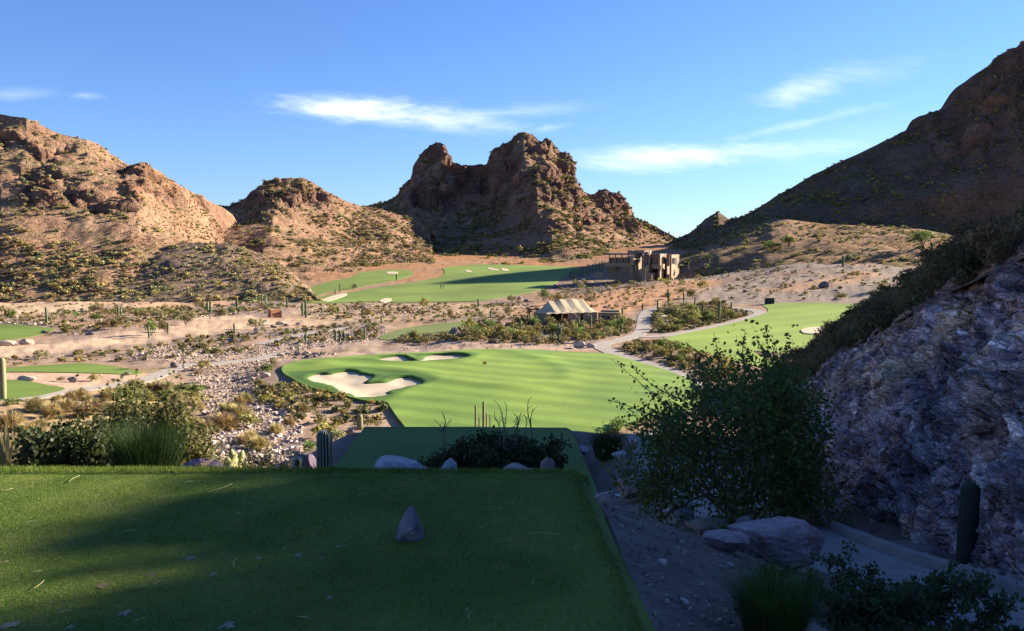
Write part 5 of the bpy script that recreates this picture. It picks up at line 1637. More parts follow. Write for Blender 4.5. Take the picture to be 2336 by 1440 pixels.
rock_at(1462, 1142, 115, 62, 0, 'tan pointed boulder right of the upper tee corner', 9, M_TANR)
rock_at(1388, 1112, 90, 50, 0, 'pale purple rock touching the upper tee corner', 10, M_PINKR)
rock_at(1415, 1030, 40, 22, 0, 'small pale rock among the dark bunch grasses', 11, M_WHITER)
rock_at(1330, 1005, 34, 18, 0, 'pale rock at the right edge of the lower tee', 12, M_WHITER)
rock_at(912, 1049, 128, 0, 7.4, 'long white rock at the front edge of the upper tee', 13, M_WHITER, top=True, sub=4)
rock_at(1022, 1047, 44, 0, 7.6, 'pale mottled rock between the long white rock and dark shrub', 14, M_WHITER, top=True)
rock_at(1185, 1063, 80, 0, 7.2, 'low flat pinkish rock under the dark shrub', 15, M_PINKR, top=True)
rock_at(1250, 1044, 42, 0, 7.4, 'upright rounded brown rock at the corner of the dark shrub', 17, M_TANR, top=True)
rock_at(462, 1051, 130, 0, 7.4, 'long purple rock below the pale cholla', 18, M_PURP, top=True)
rock_at(708, 1036, 56, 0, 9.3, 'rounded purple boulder beside the barrel cactus', 19, M_PURP, top=True)
r = rnd(4)
for i in range(26):   # loose stones on the strip of soil beside the tee
    px_, py_ = r.uniform(1400, 1680), r.uniform(1140, 1420)
    if px_ < 1350 + (py_ - 1090) * .49 + 25: continue
    q = on_floor(px_, py_); s = r.uniform(.02, .07)
    put('stone', STONES[i % 8], q + (0, 0, s * .2), s, None, 'small pale stone on the bare soil strip beside the upper tee', 'stone', 'stones on the soil strip')
for i in range(14):
    px_, py_ = r.uniform(2100, 2330), r.uniform(1265, 1300)
    q = on_floor(px_, py_); s = r.uniform(.04, .12)
    put('stone', STONES[i % 8], q + (0, 0, s * .2), s, None, 'small stone on the dark soil below the rock wall', 'stone', 'stones below the rock wall')

r = rnd(14)
Qg = np.column_stack([.68 + 3.7 * r.rand(9000), 3.6 + 9 * r.rand(9000) ** 1.6])
Qg = Qg[poly_dist(Qg[:, 0], Qg[:, 1], NEAR_PATH, False) > .85]
Pg = onf(Qg); Sg = .008 + .045 * r.rand(len(Pg)) ** 4
joined('soil_gravel', [(v_, f_, np.broadcast_to(np.array((.20, .165, .15)), v_.shape)) for v_, f_ in HS[:5]], Pg + np.array([0, 0, .002]), Sg, r.rand(len(Pg)) * 6.28, M_STONES, (.5 + 1.1 * r.rand(len(Pg)) ** 2)[:, None] * np.ones((1, 3)))

# tee marker: a pointed stone
mk_p = hit_flat([(935, 1230)], -1.65)[0]
Vm = np.array([(-.066,-.035,0),(.052,-.035,0),(.080,.03,0),(.02,.075,0),(-.065,.055,0),
               (-.076,-.045,.035),(-.030,-.074,.060),(.030,-.080,.100),(.080,.005,.050),(.015,.075,.07),(-.070,.05,.06),
               (-.056,-.040,.105),(.056,-.030,.120),(.058,.03,.105),(-.045,.045,.12),
               (-.036,-.030,.155),(.036,-.026,.170),(.034,.02,.165),(-.022,.030,.165),
               (-.012,-.016,.196),(.022,-.014,.204),(.022,.010,.200),(-.006,.014,.196)])
Vm[:, 2] -= .012
bm = bmesh.new(); vs = [bm.verts.new(v) for v in Vm]
bmesh.ops.convex_hull(bm, input=vs); bmesh.ops.delete(bm, geom=[v for v in bm.verts if not v.link_faces], context='VERTS')
bmesh.ops.triangulate(bm, faces=bm.faces[:])
bmesh.ops.subdivide_edges(bm, edges=bm.edges[:], cuts=4, use_grid_fill=True)
for v in bm.verts:
    q = np.array([v.co[:]]) * 30
    v.co += v.co.normalized() * float(fbm(q, 3, 4)[0]) * .010
me = bpy.data.meshes.new('tee_marker'); bm.to_mesh(me); bm.free(); me.materials.append(near_rock_mat('marker_stone', (.20, .175, .20), (.13, .10, .125), (.33, .30, .33)))
link('tee_marker', me, None, 'pointed grey purple stone marker standing on the upper tee', 'tee marker', None, None, (mk_p[0], mk_p[1], TZ))

# divots and dry straws on the tee
M_DIVOT = simple('divot_sand', (.25, .22, .16), .95, .3, 60, .5, 200)
M_DIVOT_B = simple('divot_soil', (.16, .115, .07), .95, .4, 60, .5, 200)
M_STRAW = simple('dry_straw', (.46, .42, .24), .8, .2, 30)
for i, (a_, b_, wd, dk) in enumerate([(435,1274,34,0),(592,1273,26,0),(680,1267,30,0),(733,1274,16,0),(484,1311,24,0),(752,1366,24,0),(235,1335,42,1),(285,1400,40,0),(20,1428,46,0),(520,1424,52,0),(345,1310,30,1),(775,1248,20,0),(160,1432,30,0)]):
    q = hit_flat([(a_, b_)], -1.65)[0]; wm = px_size(wd, q[1]); r = rnd(i)
    n_ = 18; an = np.arange(n_) * 2 * math.pi / n_; rad = (.3 + .7 * r.rand(n_)) * wm * .5
    V = np.vstack([[0, 0, .006], np.stack([np.cos(an) * rad, np.sin(an) * rad * 1.3, 0 * an], -1)])
    V[:, 2] = tee1_z(V[:, 0] + q[0], V[:, 1] + q[1]) - TZ + .003
    Fq = np.stack([np.zeros(n_, int), 1 + np.arange(n_), 1 + (np.arange(n_) + 1) % n_], -1)
    mk('divot', V, Fq, M_DIVOT_B if dk else M_DIVOT, label='brown worn divot in the upper tee turf' if dk else 'pale sandy divot in the upper tee turf', cat='divot', group='brown divots' if dk else 'sandy divots').location = (q[0], q[1], TZ)
for i, (x0, y0, x1, y1) in enumerate([(475,1121,530,1102),(158,1098,182,1084),(6,1118,30,1113),(533,1290,540,1272),(78,1340,100,1322),(135,1395,165,1390),(0,1282,20,1278),(540,1168,548,1172),(1095,1202,1115,1190),(1070,1408,1078,1390),(1062,1395,1066,1385),(1210,1215,1275,1217),(645,1252,650,1246),(280,1212,310,1208),(350,1330,372,1322),(60,1190,82,1187),(1212,1330,1216,1322),(680,1405,706,1408),(420,1100,440,1096),(830,1125,815,1128),(1310,1250,1314,1244),(300,1420,330,1408),(70,1305,95,1300),(560,1150,572,1146)]):
    a_, b_ = hit_flat([(x0, y0), (x1, y1)], -1.63)
    m_ = (a_ + b_) / 2; a_[2] = b_[2] = TZ + .016; m_[2] = TZ + .018; m_[:2] += (b_ - a_)[:2][::-1] * np.array([1, -1]) * .08 * (-1) ** i
    V, Fs = tube(spline(np.array([a_, m_, b_]), 4), .0014, 4)
    mk('straw', V, Fs, M_STRAW, label='dry straw lying on the upper tee turf', cat='straw', group='straws on the tee')

# low black utility box with a pale lid
q = on_floor(1424, 1092)
t = thing('utility_box', q, 'low black utility box with a pale lid beside the path', 'utility box')
MB().box((0, 0, .05), (px_size(56, q[1]), .25, .13)).build('case', simple('black_plastic', (.02, .02, .02), .5, .1), parent=t)
MB().box((-.03, 0, .125), (px_size(50, q[1]), .22, .015)).build('lid', simple('pale_lid', (.5, .5, .5), .5, .1), parent=t)

# ------------------------------------------------------------------ cacti
def cactus(name, loc, h, rad, label, group=None, arms=(), ribs=12, mat=None, seed=0, bend=0.0, parts=True, rz=0.0, k=2):
    V, Fs = cactus_arrays(h, rad, ribs, seed, 9, bend, k)
    if arms:
        t = thing(name, tuple(loc), label, 'cactus', group, rz)
        mk('trunk', V, Fs, mat or M_CACTUS, parent=t, smooth_=True)
        for (za, ha, oa, sd_) in arms:
            AV, AF = arm_arrays(ha * h, rad * .72, za * h, oa * h, sd_)
            mk('arm', AV, AF, mat or M_CACTUS, parent=t, smooth_=True)
        return t
    o = mk(name, V, Fs, mat or M_CACTUS, label=label, cat='cactus', group=group, smooth_=True)
    o.location = tuple(loc); o.rotation_euler = (0, 0, rz)
    return o
M_BARREL = simple('barrel_cactus_skin', (.055, .075, .045), .7, .3, 8)
M_DARKC = simple('dark_cactus_skin', (.035, .04, .03), .8, .3, 8)
# barrel cactus with pale ribs
q, h_ = edge(740, 981, 9.0)
rb = px_size(38, 9.0) / 2
t = thing('barrel_cactus', q, 'stout ribbed cactus with pale rib lines at the upper tee edge', 'cactus')
V, Fs = cactus_arrays(h_, rb, 16, 2, 12, 0, 2); mk('trunk', V, Fs, M_BARREL, parent=t, smooth_=True)
M_SPINE = simple('pale_spines', (.42, .40, .32), .8, .3, 40)
for i in range(16):
    a = i * 2 * math.pi / 16
    zz = np.concatenate([np.linspace(0, 1, 12)[:-1] * (h_ - rb * .8), h_ - rb * .8 + rb * .8 * np.sin(np.linspace(0, 1.45, 5))])
    pr = np.concatenate([np.interp(np.linspace(0, 1, 12)[:-1], [0, .2, .6, 1], [.82, .95, 1.0, .93]), .93 * np.cos(np.linspace(0, 1.45, 5))])
    L = np.stack([np.cos(a) * rb * pr * 1.01, np.sin(a) * rb * pr * 1.01, zz], -1)
    V, Fs = tube(L, .0042, 3); mk('rib_spine', V, Fs, M_SPINE, parent=t)
q, h_ = edge(680, 1046, 9.0); cactus('barrel_cactus', q, h_, px_size(16, 9) / 2, 'very small ribbed cactus beside the rounded purple boulder', mat=M_BARREL)
q = on_floor(2203, 1248); q = q * np.array([.89, .89, 1]); q[2] = drop(q[0], q[1])
o = cactus('column_cactus', q - (0, 0, .05), px_size(205, q[1]), px_size(44, q[1]) / 2, 'dark columnar cactus standing before the rock wall', mat=M_DARKC, ribs=13, seed=5); o.rotation_euler = (0, .04, .3)
q = on_floor(821, 980); cactus('column_cactus', q, px_size(36, q[1]), px_size(15, q[1]) / 2, 'short thick cactus beside the left edge of the lower tee', mat=M_CACTUS_DRY)
q = on_floor(8, 912); cactus('column_cactus', q, px_size(98, q[1]), px_size(15, q[1]) / 2, 'tall sunlit columnar cactus beside the small lower turf', mat=M_CACTUS_DRY, seed=3)
for i, (a_, b_, hp, wp) in enumerate([(1085,966,42,5),(1103,966,50,6),(1093,966,14,3.5),(1110,966,24,4),(1118,966,20,3.5)]):
    q, h_ = edge(a_, b_ - hp, 62 + 5 * i); cactus('column_cactus', q, h_, px_size(wp, q[1]) / 2, 'thin pale columnar cactus standing behind the dark feathery shrub', 'thin cacti behind the dark shrub', mat=M_CACTUS_DRY, seed=i)
for i, (a_, b_, hp) in enumerate([(1363,962,18),(1371,960,20)]):
    q = on_floor(a_, b_); cactus('column_cactus', q, px_size(hp, q[1]), px_size(6, q[1]) / 2, 'short dark cactus right of the lower tee front corner', 'dark cacti by the lower tee', mat=M_BARREL, seed=i)
ARM = [(), ((.45, .32, .10, .3),), ((.4, .3, .09, .2), (.52, .28, .09, 3.3)), ()]
CL = [(107,739,38,5),(270,725,26,4),(277,724,22,4),(480,714,32,5),(474,711,26,5),(541,706,28,4),(607,701,28,4),(598,694,26,3.5),(535,766,30,4.5),(545,771,16,5),(690,722,32,5),(698,724,42,5.5),(735,716,14,4),(772,716,18,4),
      (697,786,24,4.5),(681,803,20,4),(765,782,28,5.5),(775,779,28,5.5),(785,778,26,5),(832,776,30,4),(1091,700,20,4.5),(1188,757,28,4),(1275,778,42,6),(1347,754,36,4),(1420,722,24,4.5),(1417,760,22,4),(1524,692,28,4),(1560,688,22,4),
      (1640,732,48,5.5),(1603,722,28,4),(1466,708,18,3.5),(1923,608,26,5.5),(776,667,20,3),(765,671,12,3),(1515,794,24,4),(1205,742,30,4),(1320,748,24,4),(383,762,26,4),(340,768,28,5),(1500,705,20,4),(1668,708,18,4),(905,640,16,3),(1585,705,26,4),(655,702,22,4),(870,738,18,4),(1012,725,16,4),(1120,728,22,4)]
for i, (a_, b_, hp, wp) in enumerate(CL):
    q = on_floor(a_, b_)
    zn = 'below the clubhouse' if a_ > 1440 and b_ < 700 else 'on the path island' if a_ > 1440 else 'below the tent' if a_ > 1080 and b_ > 715 else 'beside the far fairway' if b_ < 705 and a_ > 740 else 'above the dry wash' if b_ > 740 else 'on the sandy flat'
    ar = ARM[i % 4]
    cactus('column_cactus', q - (0, 0, .1), px_size(hp, q[1]), px_size(wp, q[1]) / 2, f"tall green columnar cactus {'with raised arms' if ar else 'without arms'} {zn}", f"cacti {'with arms' if ar else 'single stem'} {zn}", ar, ribs=9, seed=i, rz=i * .7, bend=.03, k=2)
# cluster of small cacti on the shaded ridge left of the clubhouse
for i in range(16):
    a_ = 1300 + i * 5.2; b_ = 633 - i * 1.4
    q = on_floor(a_, b_ + (i % 3) * 4); cactus('column_cactus', q, px_size(14 + 6 * ((i * 7) % 3), q[1]), px_size(3.2, q[1]) / 2, 'small columnar cactus on the dark ridge left of the clubhouse', 'cacti on the clubhouse ridge', ribs=8, seed=i)

# cholla: pale jointed cactus
M_CHOLLA = simple('cholla_joints', (.26, .26, .11), .8, .3, 20, rand=.1)
def cholla(loc, h, wd, label, seed, mat=M_CHOLLA, n=90):
    r = rnd(seed); W = MB()
    st = [(np.array([0, 0, 0.0]), np.array([0, 0, 1.0]), 0)]
    cnt = 0
    while st and cnt < n:
        p_, d_, lv = st.pop(0); L = h * .13
        e_ = p_ + d_ * L; W.tube([p_, p_ + d_ * L * .15, p_ + d_ * L * .8, e_], [h * .010, h * .020, h * .019, h * .007], 6); cnt += 1
        for k in range(3 if lv < 3 else 2):
            nd = d_ + r.randn(3) * .75 * np.array([wd / h, wd / h, .7]); nd[2] = nd[2] * .8 + .15; nd /= np.linalg.norm(nd)
            st.append((p_ + d_ * L * r.uniform(.6, 1), nd, lv + 1))
    o = W.build('cholla', mat, label=label, cat='cactus', smooth_=True); o.location = tuple(loc); return o
q, h_ = edge(440, 1000, 13.5); cholla(q, h_ * 1.25, h_ * .75, 'pale yellow green cholla above the long purple rock', 3, n=420)
q, h_ = edge(475, 1020, 13.0); cholla(q, h_ * 1.2, h_ * .6, 'smaller pale cholla beside the larger pale one', 9, n=260)
q = on_floor(765, 1008); cholla(q, px_size(52, q[1]), px_size(50, q[1]), 'yellow green cholla behind the barrel cactus', 5, n=260)
q = on_floor(742, 1000); put('shrub', SHRUB['yellow'][1], q, px_size(75, q[1]), None, 'yellow green shrub at the left edge of the lower tee', 'shrub')

# ------------------------------------------------------------------ dry grass and shrubs left of the wash
Q = clear_of(scatter([(0,905),(60,912),(200,898),(330,884),(440,905),(470,960),(430,1062),(0,1062),(-40,1000)], 95, 41, 1.5), .5)
for i, q in enumerate(onf(Q)):
    s = random.uniform(2.0, 4.2)
    put('grass_mound', MOUND[i % 4], q - (0, 0, .05), (s, s, s * 1.0), None, 'straw yellow bunch grass mound on the slope left of the wash', 'grass', 'grass mounds left of the wash')
for i, (a_, b_, wp) in enumerate([(510,975,90),(545,955,70),(560,920,44),(630,990,40),(560,1015,60),(590,1025,60),(520,1030,40),(660,968,36),(570,1000,40),(640,930,30),(690,940,40),(545,925,36),(440,970,60),(470,985,60),(520,950,60),(640,1040,60),(560,1060,70),(650,1055,60)]):
    q = on_floor(a_, b_); s = px_size(wp, q[1]) * 1.25
    put('grass_mound', MOUND[i % 4], q - (0, 0, .05), s, None, 'golden grass mound among the wash stones', 'grass', 'grass mounds in the wash')
for i, (a_, b_, wp, hp, kd, lb) in enumerate([
  (400,905,130,64,'green','broad bright green shrub beside the left path'),(300,925,110,60,'green','rounded green shrub at the left path edge'),(440,915,70,40,'olive','olive shrub between path and wash'),(300,900,60,44,'olive','olive shrub touching the left path'),
  (40,925,60,32,'green','small green shrub beside the tall sunlit cactus'),(60,1000,160,70,'olive','wide olive shrub on the dry grass slope'),(140,870,24,20,'brown','small bare brown shrub between the left turfs'),(215,868,34,26,'yellow','straw coloured shrub on the sandy strip'),
  (600,858,44,46,'green','upright green shrub above the wash stones'),(625,840,30,26,'olive','olive shrub at the left tip of the green'),(465,845,34,40,'yellow','loose yellow green shrub beside the wash path'),(455,855,30,20,'brown','brown low shrub beside the wash path'),
  (950,968,46,26,'green','small rounded dark green shrub behind the lower tee'),(1066,970,70,34,'green','wide dark green shrub behind the lower tee'),(848,975,44,34,'olive','olive shrub beside the short thick cactus'),(1405,968,90,40,'green','dark green mound shrub right of the lower tee'),(745,895,20,14,'yellow','small yellow shrub left of the large bunker'),
  (735,905,44,24,'yellow','yellow shrub below the large bunker'),(765,912,24,18,'yellow','little yellow shrub below the large bunker, beside a larger one'),(560,975,70,50,'olive','grey olive shrub among the wash stones'),(690,940,44,30,'grey','thin grey shrub on the gravel bank'),(700,1030,60,36,'green','green shrub beside the barrel cactus'),(20,1010,60,60,'brown','brown shrub on the dry grass slope')]):
    q = on_floor(a_, b_); s = px_size(wp, q[1])
    put('shrub', SHRUB[kd][i % 4], q - (0, 0, .05), (s, s, px_size(hp, q[1]) * 1.15), None, lb, 'shrub')

# ------------------------------------------------------------------ small trees in the valley
def small_tree(a_, b_, wp, hp, col, label, seed, trunk=.25, group=None):
    q = on_floor(a_, b_); d = q[1]
    h = px_size(hp, d); wd = px_size(wp, d)
    t = thing('desert_tree', q - (0, 0, .05), label, 'tree', group, random.uniform(0, 6))
    W = MB(); r = rnd(seed)
    for i in range(5):
        a = i * 1.256 + r.rand() * .6
        W.tube([(0, 0, 0), (math.cos(a) * wd * .06, math.sin(a) * wd * .06, h * trunk), (math.cos(a) * wd * .25, math.sin(a) * wd * .25, h * .62)], [.09 * h / 4, .07 * h / 4, .02], 4, False)
    W.build('trunk', M_WOOD, parent=t)
    V, Fq, c = bush_arrays(seed, 420, .085, 13, col, 1.0)
    V = V * np.array([wd, wd, h * (1 - trunk) * 1.12]); V[:, 2] += h * trunk * .75
    mk('crown', V, Fq, M_LEAF, col=c, parent=t)
    return t
for i, (a_, b_, wp, hp, col, lb) in enumerate([
  (586,752,46,38,C_GREY,'rounded grey green tree in front of the small orange hut'),(424,742,32,38,C_GREY,'dark grey green tree at the end of the dirt flat'),(345,765,34,48,C_GREEN,'dark leafy tree with pale trunks on the sandy flat'),(378,758,30,36,C_OLIVE,'thin olive tree beside the pale trunked tree'),
  (218,732,26,30,C_GREEN,'small round green tree on the sandy flat edge'),(280,737,34,26,C_GREY,'low grey tree beside the twin cacti'),(318,722,30,26,C_GREEN,'green bush tree behind the dark leafy tree'),(1240,686,38,34,C_GREEN,'soft green tree at the near end of the far fairway'),(1168,690,24,24,C_GREY,'small grey tree beside the far fairway end'),
  (1642,606,52,42,C_GREEN,'dense green tree right of the clubhouse'),(1612,606,24,30,C_GREEN,'upright green tree beside the clubhouse end'),(1546,722,74,40,C_GREY,'broad grey green tree on the path island'),(1615,730,48,32,C_GREEN,'dark green tree on the path island'),(1572,742,60,44,C_OLIVE,'wispy olive tree in the middle of the path island'),
  (1395,752,34,30,C_GREEN,'bright green tree right of the tent'),(1505,750,26,34,C_YEL,'small yellow green tree beside the golf cart'),(1524,676,20,14,C_YEL,'flat topped yellow green tree above the path island'),(1070,778,40,36,C_OLIVE,'olive tree beside the dark boulder'),(940,772,30,26,C_OLIVE,'low olive tree on the small valley tee edge'),
  (808,660,18,20,C_GREY,'grey green tree between the two far fairways'),(1140,772,40,34,C_YEL,'pale yellow green tree behind the green'),(658,764,22,18,C_GREEN,'dark round bush tree beside the dirt flat'),(125,686,30,22,C_GREY,'branching grey tree at the foot of the left hill'),(640,640,30,22,C_GREY,'grey tree on the hillside above the far fairway'),(480,690,26,20,C_GREY,'grey tree at the foot of the spur hill'),
  (1800,530,44,36,C_GREEN,'green tree on top of the gravel mound'),(1760,512,50,30,C_GREEN,'broad green tree at the crest of the gravel mound'),(2105,545,70,56,C_GREEN,'large spreading tree at the right end of the mound')]):
    if b_ < 560:
        q = pt(a_, b_, 372 if a_ < 2000 else 345)
        P_ = HU['P'].reshape(-1, 3); k = np.argmin((P_[:, 0] - q[0]) ** 2 + (P_[:, 1] - q[1]) ** 2); z = P_[k, 2]
        t = small_tree(a_, 640, wp, hp, col, lb, 3000 + i)
        sc_ = q[1] / max(t.location[1], 1)
        t.location = (q[0], q[1], z - .3); t.scale = (sc_,) * 3
    else:
        small_tree(a_, b_, wp, hp, col, lb, 3000 + i, .12 if b_ > 600 else .3)
# palm-like yucca tree in the wash
def palm(loc, h, label, cat='palm tree', n=26, fl=.35, group=None, seed=0, green=(.09, .13, .04)):
    t = thing('palm_tree', loc, label, cat, group)
    V, Fs = tube([(0, 0, -.2), (.02 * h, 0, h * .4), (0.01 * h, .01 * h, h * .86)], [.055 * h * .6, .045 * h * .6, .04 * h * .6], 7); mk('trunk', V, Fs, M_WOOD, parent=t)
    r = rnd(seed); Vs, Fq, k = [], [], 0
    for i in range(n):
        a = r.rand() * 6.28; e = r.uniform(-.5, 1.2); L = fl * h * r.uniform(.7, 1)
        d = np.array([math.cos(a) * math.cos(e), math.sin(a) * math.cos(e), math.sin(e)])
        o_ = np.array([.01 * h, .01 * h, h * .86]); s = np.array([-math.sin(a), math.cos(a), 0]) * L * .13
        m_ = o_ + d * L * .55 + np.array([0, 0, L * .08]); e_ = o_ + d * L + np.array([0, 0, -L * .22])
        Vs += [o_ - s * .2, o_ + s * .2, m_ + s, m_ - s, e_]; Fq.append([k, k + 1, k + 2, k + 3]); Fq.append([k + 3, k + 2, k + 4, k + 4]); k += 5
    Fq = np.array(Fq)
    c = np.repeat(np.asarray(green) * (.7 + .6 * r.rand(n))[:, None], 5, 0)
    mk('frond', np.array(Vs), [Fq[0::2], Fq[1::2][:, :3]], M_LEAF, col=c, parent=t, kind='stuff')
    return t
q = on_floor(418, 842); palm(q, px_size(58, q[1]), 'short bushy topped desert palm beside a dark boulder', seed=3, fl=.3, green=(.16, .16, .06), n=40)
# ------------------------------------------------------------------ clubhouse
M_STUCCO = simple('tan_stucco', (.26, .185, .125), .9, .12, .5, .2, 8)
M_STUCCO_LIT = simple('sunlit_stucco', (.31, .22, .14), .9, .1, .5, .2, 8)  # paler copy of the tan stucco, sunlight put into its colour
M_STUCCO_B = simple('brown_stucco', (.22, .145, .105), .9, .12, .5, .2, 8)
M_SLAB = simple('roof_slab', (.19, .165, .15), .85, .15, .4)
M_DARK = simple('dark_opening', (.025, .022, .022), .6, .2, .5)
M_STEEL = simple('dark_steel', (.05, .045, .045), .5, .1)
def glass_mat():
    m, t, bs, out, co = mat_new('window_glass')
    t.put(bs.inputs['Base Color'], t.mix(t.noise(co, .8, 2), (.02, .025, .03), (.06, .07, .075)))
    bs.inputs['Roughness'].default_value = .08; bs.inputs['Specular IOR Level'].default_value = .6
    return m
M_GLASS = glass_mat()

PHI = math.radians(25)
E1 = np.array([math.cos(PHI), -math.sin(PHI), 0]); E2 = np.array([math.sin(PHI), math.cos(PHI), 0])
CH_D = 360.0
corner = pt(1450, 620, CH_D)
def ch_x(px, dist=CH_D):
    """distance along the long front, measured at the front plane"""
    o = pt(1450, 620, dist); dv = ray(px, 620)
    # intersection of the sight line (plan view) with the front plane through o along E1
    A = np.array([[dv[0], -E1[0]], [dv[1], -E1[1]]]); s = np.linalg.solve(A, o[:2])
    return s[1]
CH = thing('clubhouse', (corner[0], corner[1], drop(corner[0], corner[1]) - .5), 'large flat roofed tan clubhouse stepped down the slope', 'building')
cz0 = CH.location[2]
Mrot = np.column_stack([E1, E2, [0, 0, 1]])
def blk(p0, p1, depth, yt, yb, set_=0.0, name='wall', mat=None, parent=None, proud=0.0):
    """box whose front runs from photo column p0 to p1; set_ = metres behind the front plane"""
    x0, x1 = ch_x(p0), ch_x(p1)
    k = 1 - 0 * set_
    zt = pt(1450, yt, CH_D)[2] - cz0; zb = pt(1450, yb, CH_D)[2] - cz0
    c = E1 * (x0 + x1) / 2 + E2 * (set_ + depth / 2) + np.array([0, 0, (zt + zb) / 2])
    mb = MB(); mb.box(c, (abs(x1 - x0), depth, zt - zb), Mrot)
    return mb.build(name, mat or M_STUCCO, parent=parent or CH)
def end_panel(p1, s0, s1, yt, yb, name, mat, parent=None, off=.04):
    """panel on the right hand end wall at column p1, from s0 to s1 metres back"""
    x1 = ch_x(p1) + off
    zt = pt(1450, yt, CH_D)[2] - cz0; zb = pt(1450, yb, CH_D)[2] - cz0
    c = E1 * x1 + E2 * (s0 + s1) / 2 + np.array([0, 0, (zt + zb) / 2])
    return MB().box(c, (.12, s1 - s0, zt - zb), Mrot).build(name, mat, parent=parent or CH)
# upper floor, left part
blk(1386, 1446, 10, 588, 640, 1.5)
blk(1378, 1449, 12, 578, 582, 0.0, 'roof_slab', M_SLAB)
blk(1442, 1468, 9, 571, 578, 3.0, 'roof_slab', M_SLAB)
blk(1428, 1441, 4, 571, 578, 2.0, 'roof_box', M_STUCCO_LIT)
for a_, b_ in ((1390, 1401), (1404, 1415), (1419, 1431), (1432, 1445)):
    w_ = blk(a_, b_, .3, 588, 600, 1.3, 'window', M_GLASS)
    blk(a_ - .4, b_ + .4, .25, 599.8, 600.6, 1.2, 'sill', M_STUCCO, parent=w_)
for a_ in (1388, 1402, 1417, 1431):
    blk(a_, a_ + 1.6, .6, 582, 600.5, .3, 'column', M_STUCCO)
blk(1380, 1446, .4, 600.5, 608.5, -1.4, 'balcony_wall', M_STUCCO)
blk(1380, 1446, 2.8, 608.5, 609.5, -1.35, 'balcony_floor', M_SLAB)
blk(1384, 1418, .3, 611, 622, 1.3, 'lower_window', M_GLASS)
blk(1420, 1445, 6, 609.5, 645, -1.3, 'wall', M_STUCCO_B)
# central lit block
blk(1440, 1448, 11, 583, 640, -2.0, 'wall', M_STUCCO_LIT)
end_panel(1448, 1.5, 8.0, 588, 599, 'window', M_GLASS)
end_panel(1448, -1.8, 8.6, 599.6, 601, 'ledge', M_STUCCO_LIT, off=.2)
end_panel(1448, 1.0, 6.0, 612, 614, 'ledge', M_STUCCO_B)
# tower of slim piers
for a_ in (1468, 1471.5, 1475, 1480):
    blk(a_, a_ + 2.2, 1.4, 572 + (a_ % 2) * 2, 622, -.5, 'pier', M_STUCCO_LIT if a_ in (1468, 1480) else M_STUCCO_B)
# second upper block
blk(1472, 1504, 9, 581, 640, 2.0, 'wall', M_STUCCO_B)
blk(1481, 1503, .3, 589, 603, 1.8, 'window', M_GLASS)
blk(1470, 1505, 10, 579, 581, 1.4, 'roof_slab', M_SLAB)
blk(1487, 1505, 5, 603.5, 613, -.6, 'balcony_wall', M_STUCCO)
blk(1486, 1506, .3, 613, 623, 1.7, 'dark_opening', M_DARK)
blk(1503, 1507, 6, 579, 640, -.8, 'wall', M_STUCCO_LIT)
blk(1512, 1514, 3, 602, 614, -1.5, 'pier', M_STUCCO_LIT)
blk(1514, 1521, 8, 581, 640, 4.5, 'wall', M_STUCCO_B)
blk(1521, 1524, 3, 607, 625, -1.0, 'pier', M_STUCCO_LIT)
# right wing, its sunlit side turned to the valley
blk(1518, 1524, 13, 581, 640, 5.5, 'wall', M_STUCCO_LIT)
end_panel(1524, 6.2, 7.6, 589, 602, 'window', M_GLASS); end_panel(1524, 8.2, 9.6, 589, 602, 'window', M_GLASS); end_panel(1524, 10.2, 14.0, 589, 604, 'dark_opening', M_DARK)
end_panel(1524, 14.2, 15.0, 582, 612, 'pier', M_STUCCO_LIT); end_panel(1524, 17.0, 17.9, 582, 612, 'pier', M_STUCCO_LIT)
# stairs and terraces below
for i in range(6):
    blk(1458 + i * 4.2, 1463 + i * 4.2, 2.5, 617 - i * 2.4, 650, -3.5, 'stair_wall', M_STUCCO_LIT)
blk(1455, 1457.5, 4, 604, 638, -4.5, 'pier', M_STUCCO_LIT)
blk(1362, 1384, .5, 622, 632, -3.5, 'terrace_wall', M_STUCCO)
blk(1420, 1456, .6, 628, 646, -5.0, 'terrace_wall', M_STUCCO_B)
blk(1472, 1494, 9, 623, 648, -5.5, 'terrace_block', M_STUCCO)
blk(1472, 1494.3, 9.2, 622, 624, -5.6, 'coping', M_STUCCO_LIT)
end_panel(1494, -5.2, 3.2, 624.5, 627, 'railing', M_STUCCO_B, off=.06)
for i, (a_, b_, hp) in enumerate([(1407,634,26),(1443,644,42),(1471,644,34),(1543,624,38),(1570,618,28),(1618,606,26)]):
    q = on_floor(a_, b_); dd = min(q[1], 352 if a_ < 1500 else 372)
    q = pt(a_, b_, dd); q[2] = drop(q[0], q[1])
    top = pt(a_, b_ - hp, dd)[2]
    palm(q, max(top - q[2], 3.0), 'slender fan palm standing along the clubhouse', group='palms at the clubhouse', seed=i, fl=.26, n=30)

# ------------------------------------------------------------------ tent
q = pt(1290, 735, 212); tz = drop(q[0], q[1])
TN = thing('event_tent', (q[0], q[1], tz), 'large cream canvas tent with several peaks beside the path', 'tent', rz=math.radians(26))
LX, LY, EAVE = 15.2, 9.0, 2.4
gx_, gy_ = np.meshgrid(np.linspace(-LX / 2, LX / 2, 97), np.linspace(-LY / 2, LY / 2, 65), indexing='ij')
pk = [(-5.0, 0, 5.2), (-1.7, 0, 5.8), (1.7, 0, 5.9), (5.0, 0, 5.5)]
ridge = np.interp(gx_, [-7.6, -5.0, -3.35, -1.7, 0, 1.7, 3.35, 5.0, 7.6], [2.3, 5.2, 5.1, 5.65, 5.4, 5.7, 5.35, 5.45, 2.3])
tri = np.abs(((gx_ + 1.7) / 3.4 + .5) % 1 - .5) * 2            # 0 on a seam, 1 between seams
ay = np.abs(gy_) / (LY / 2)
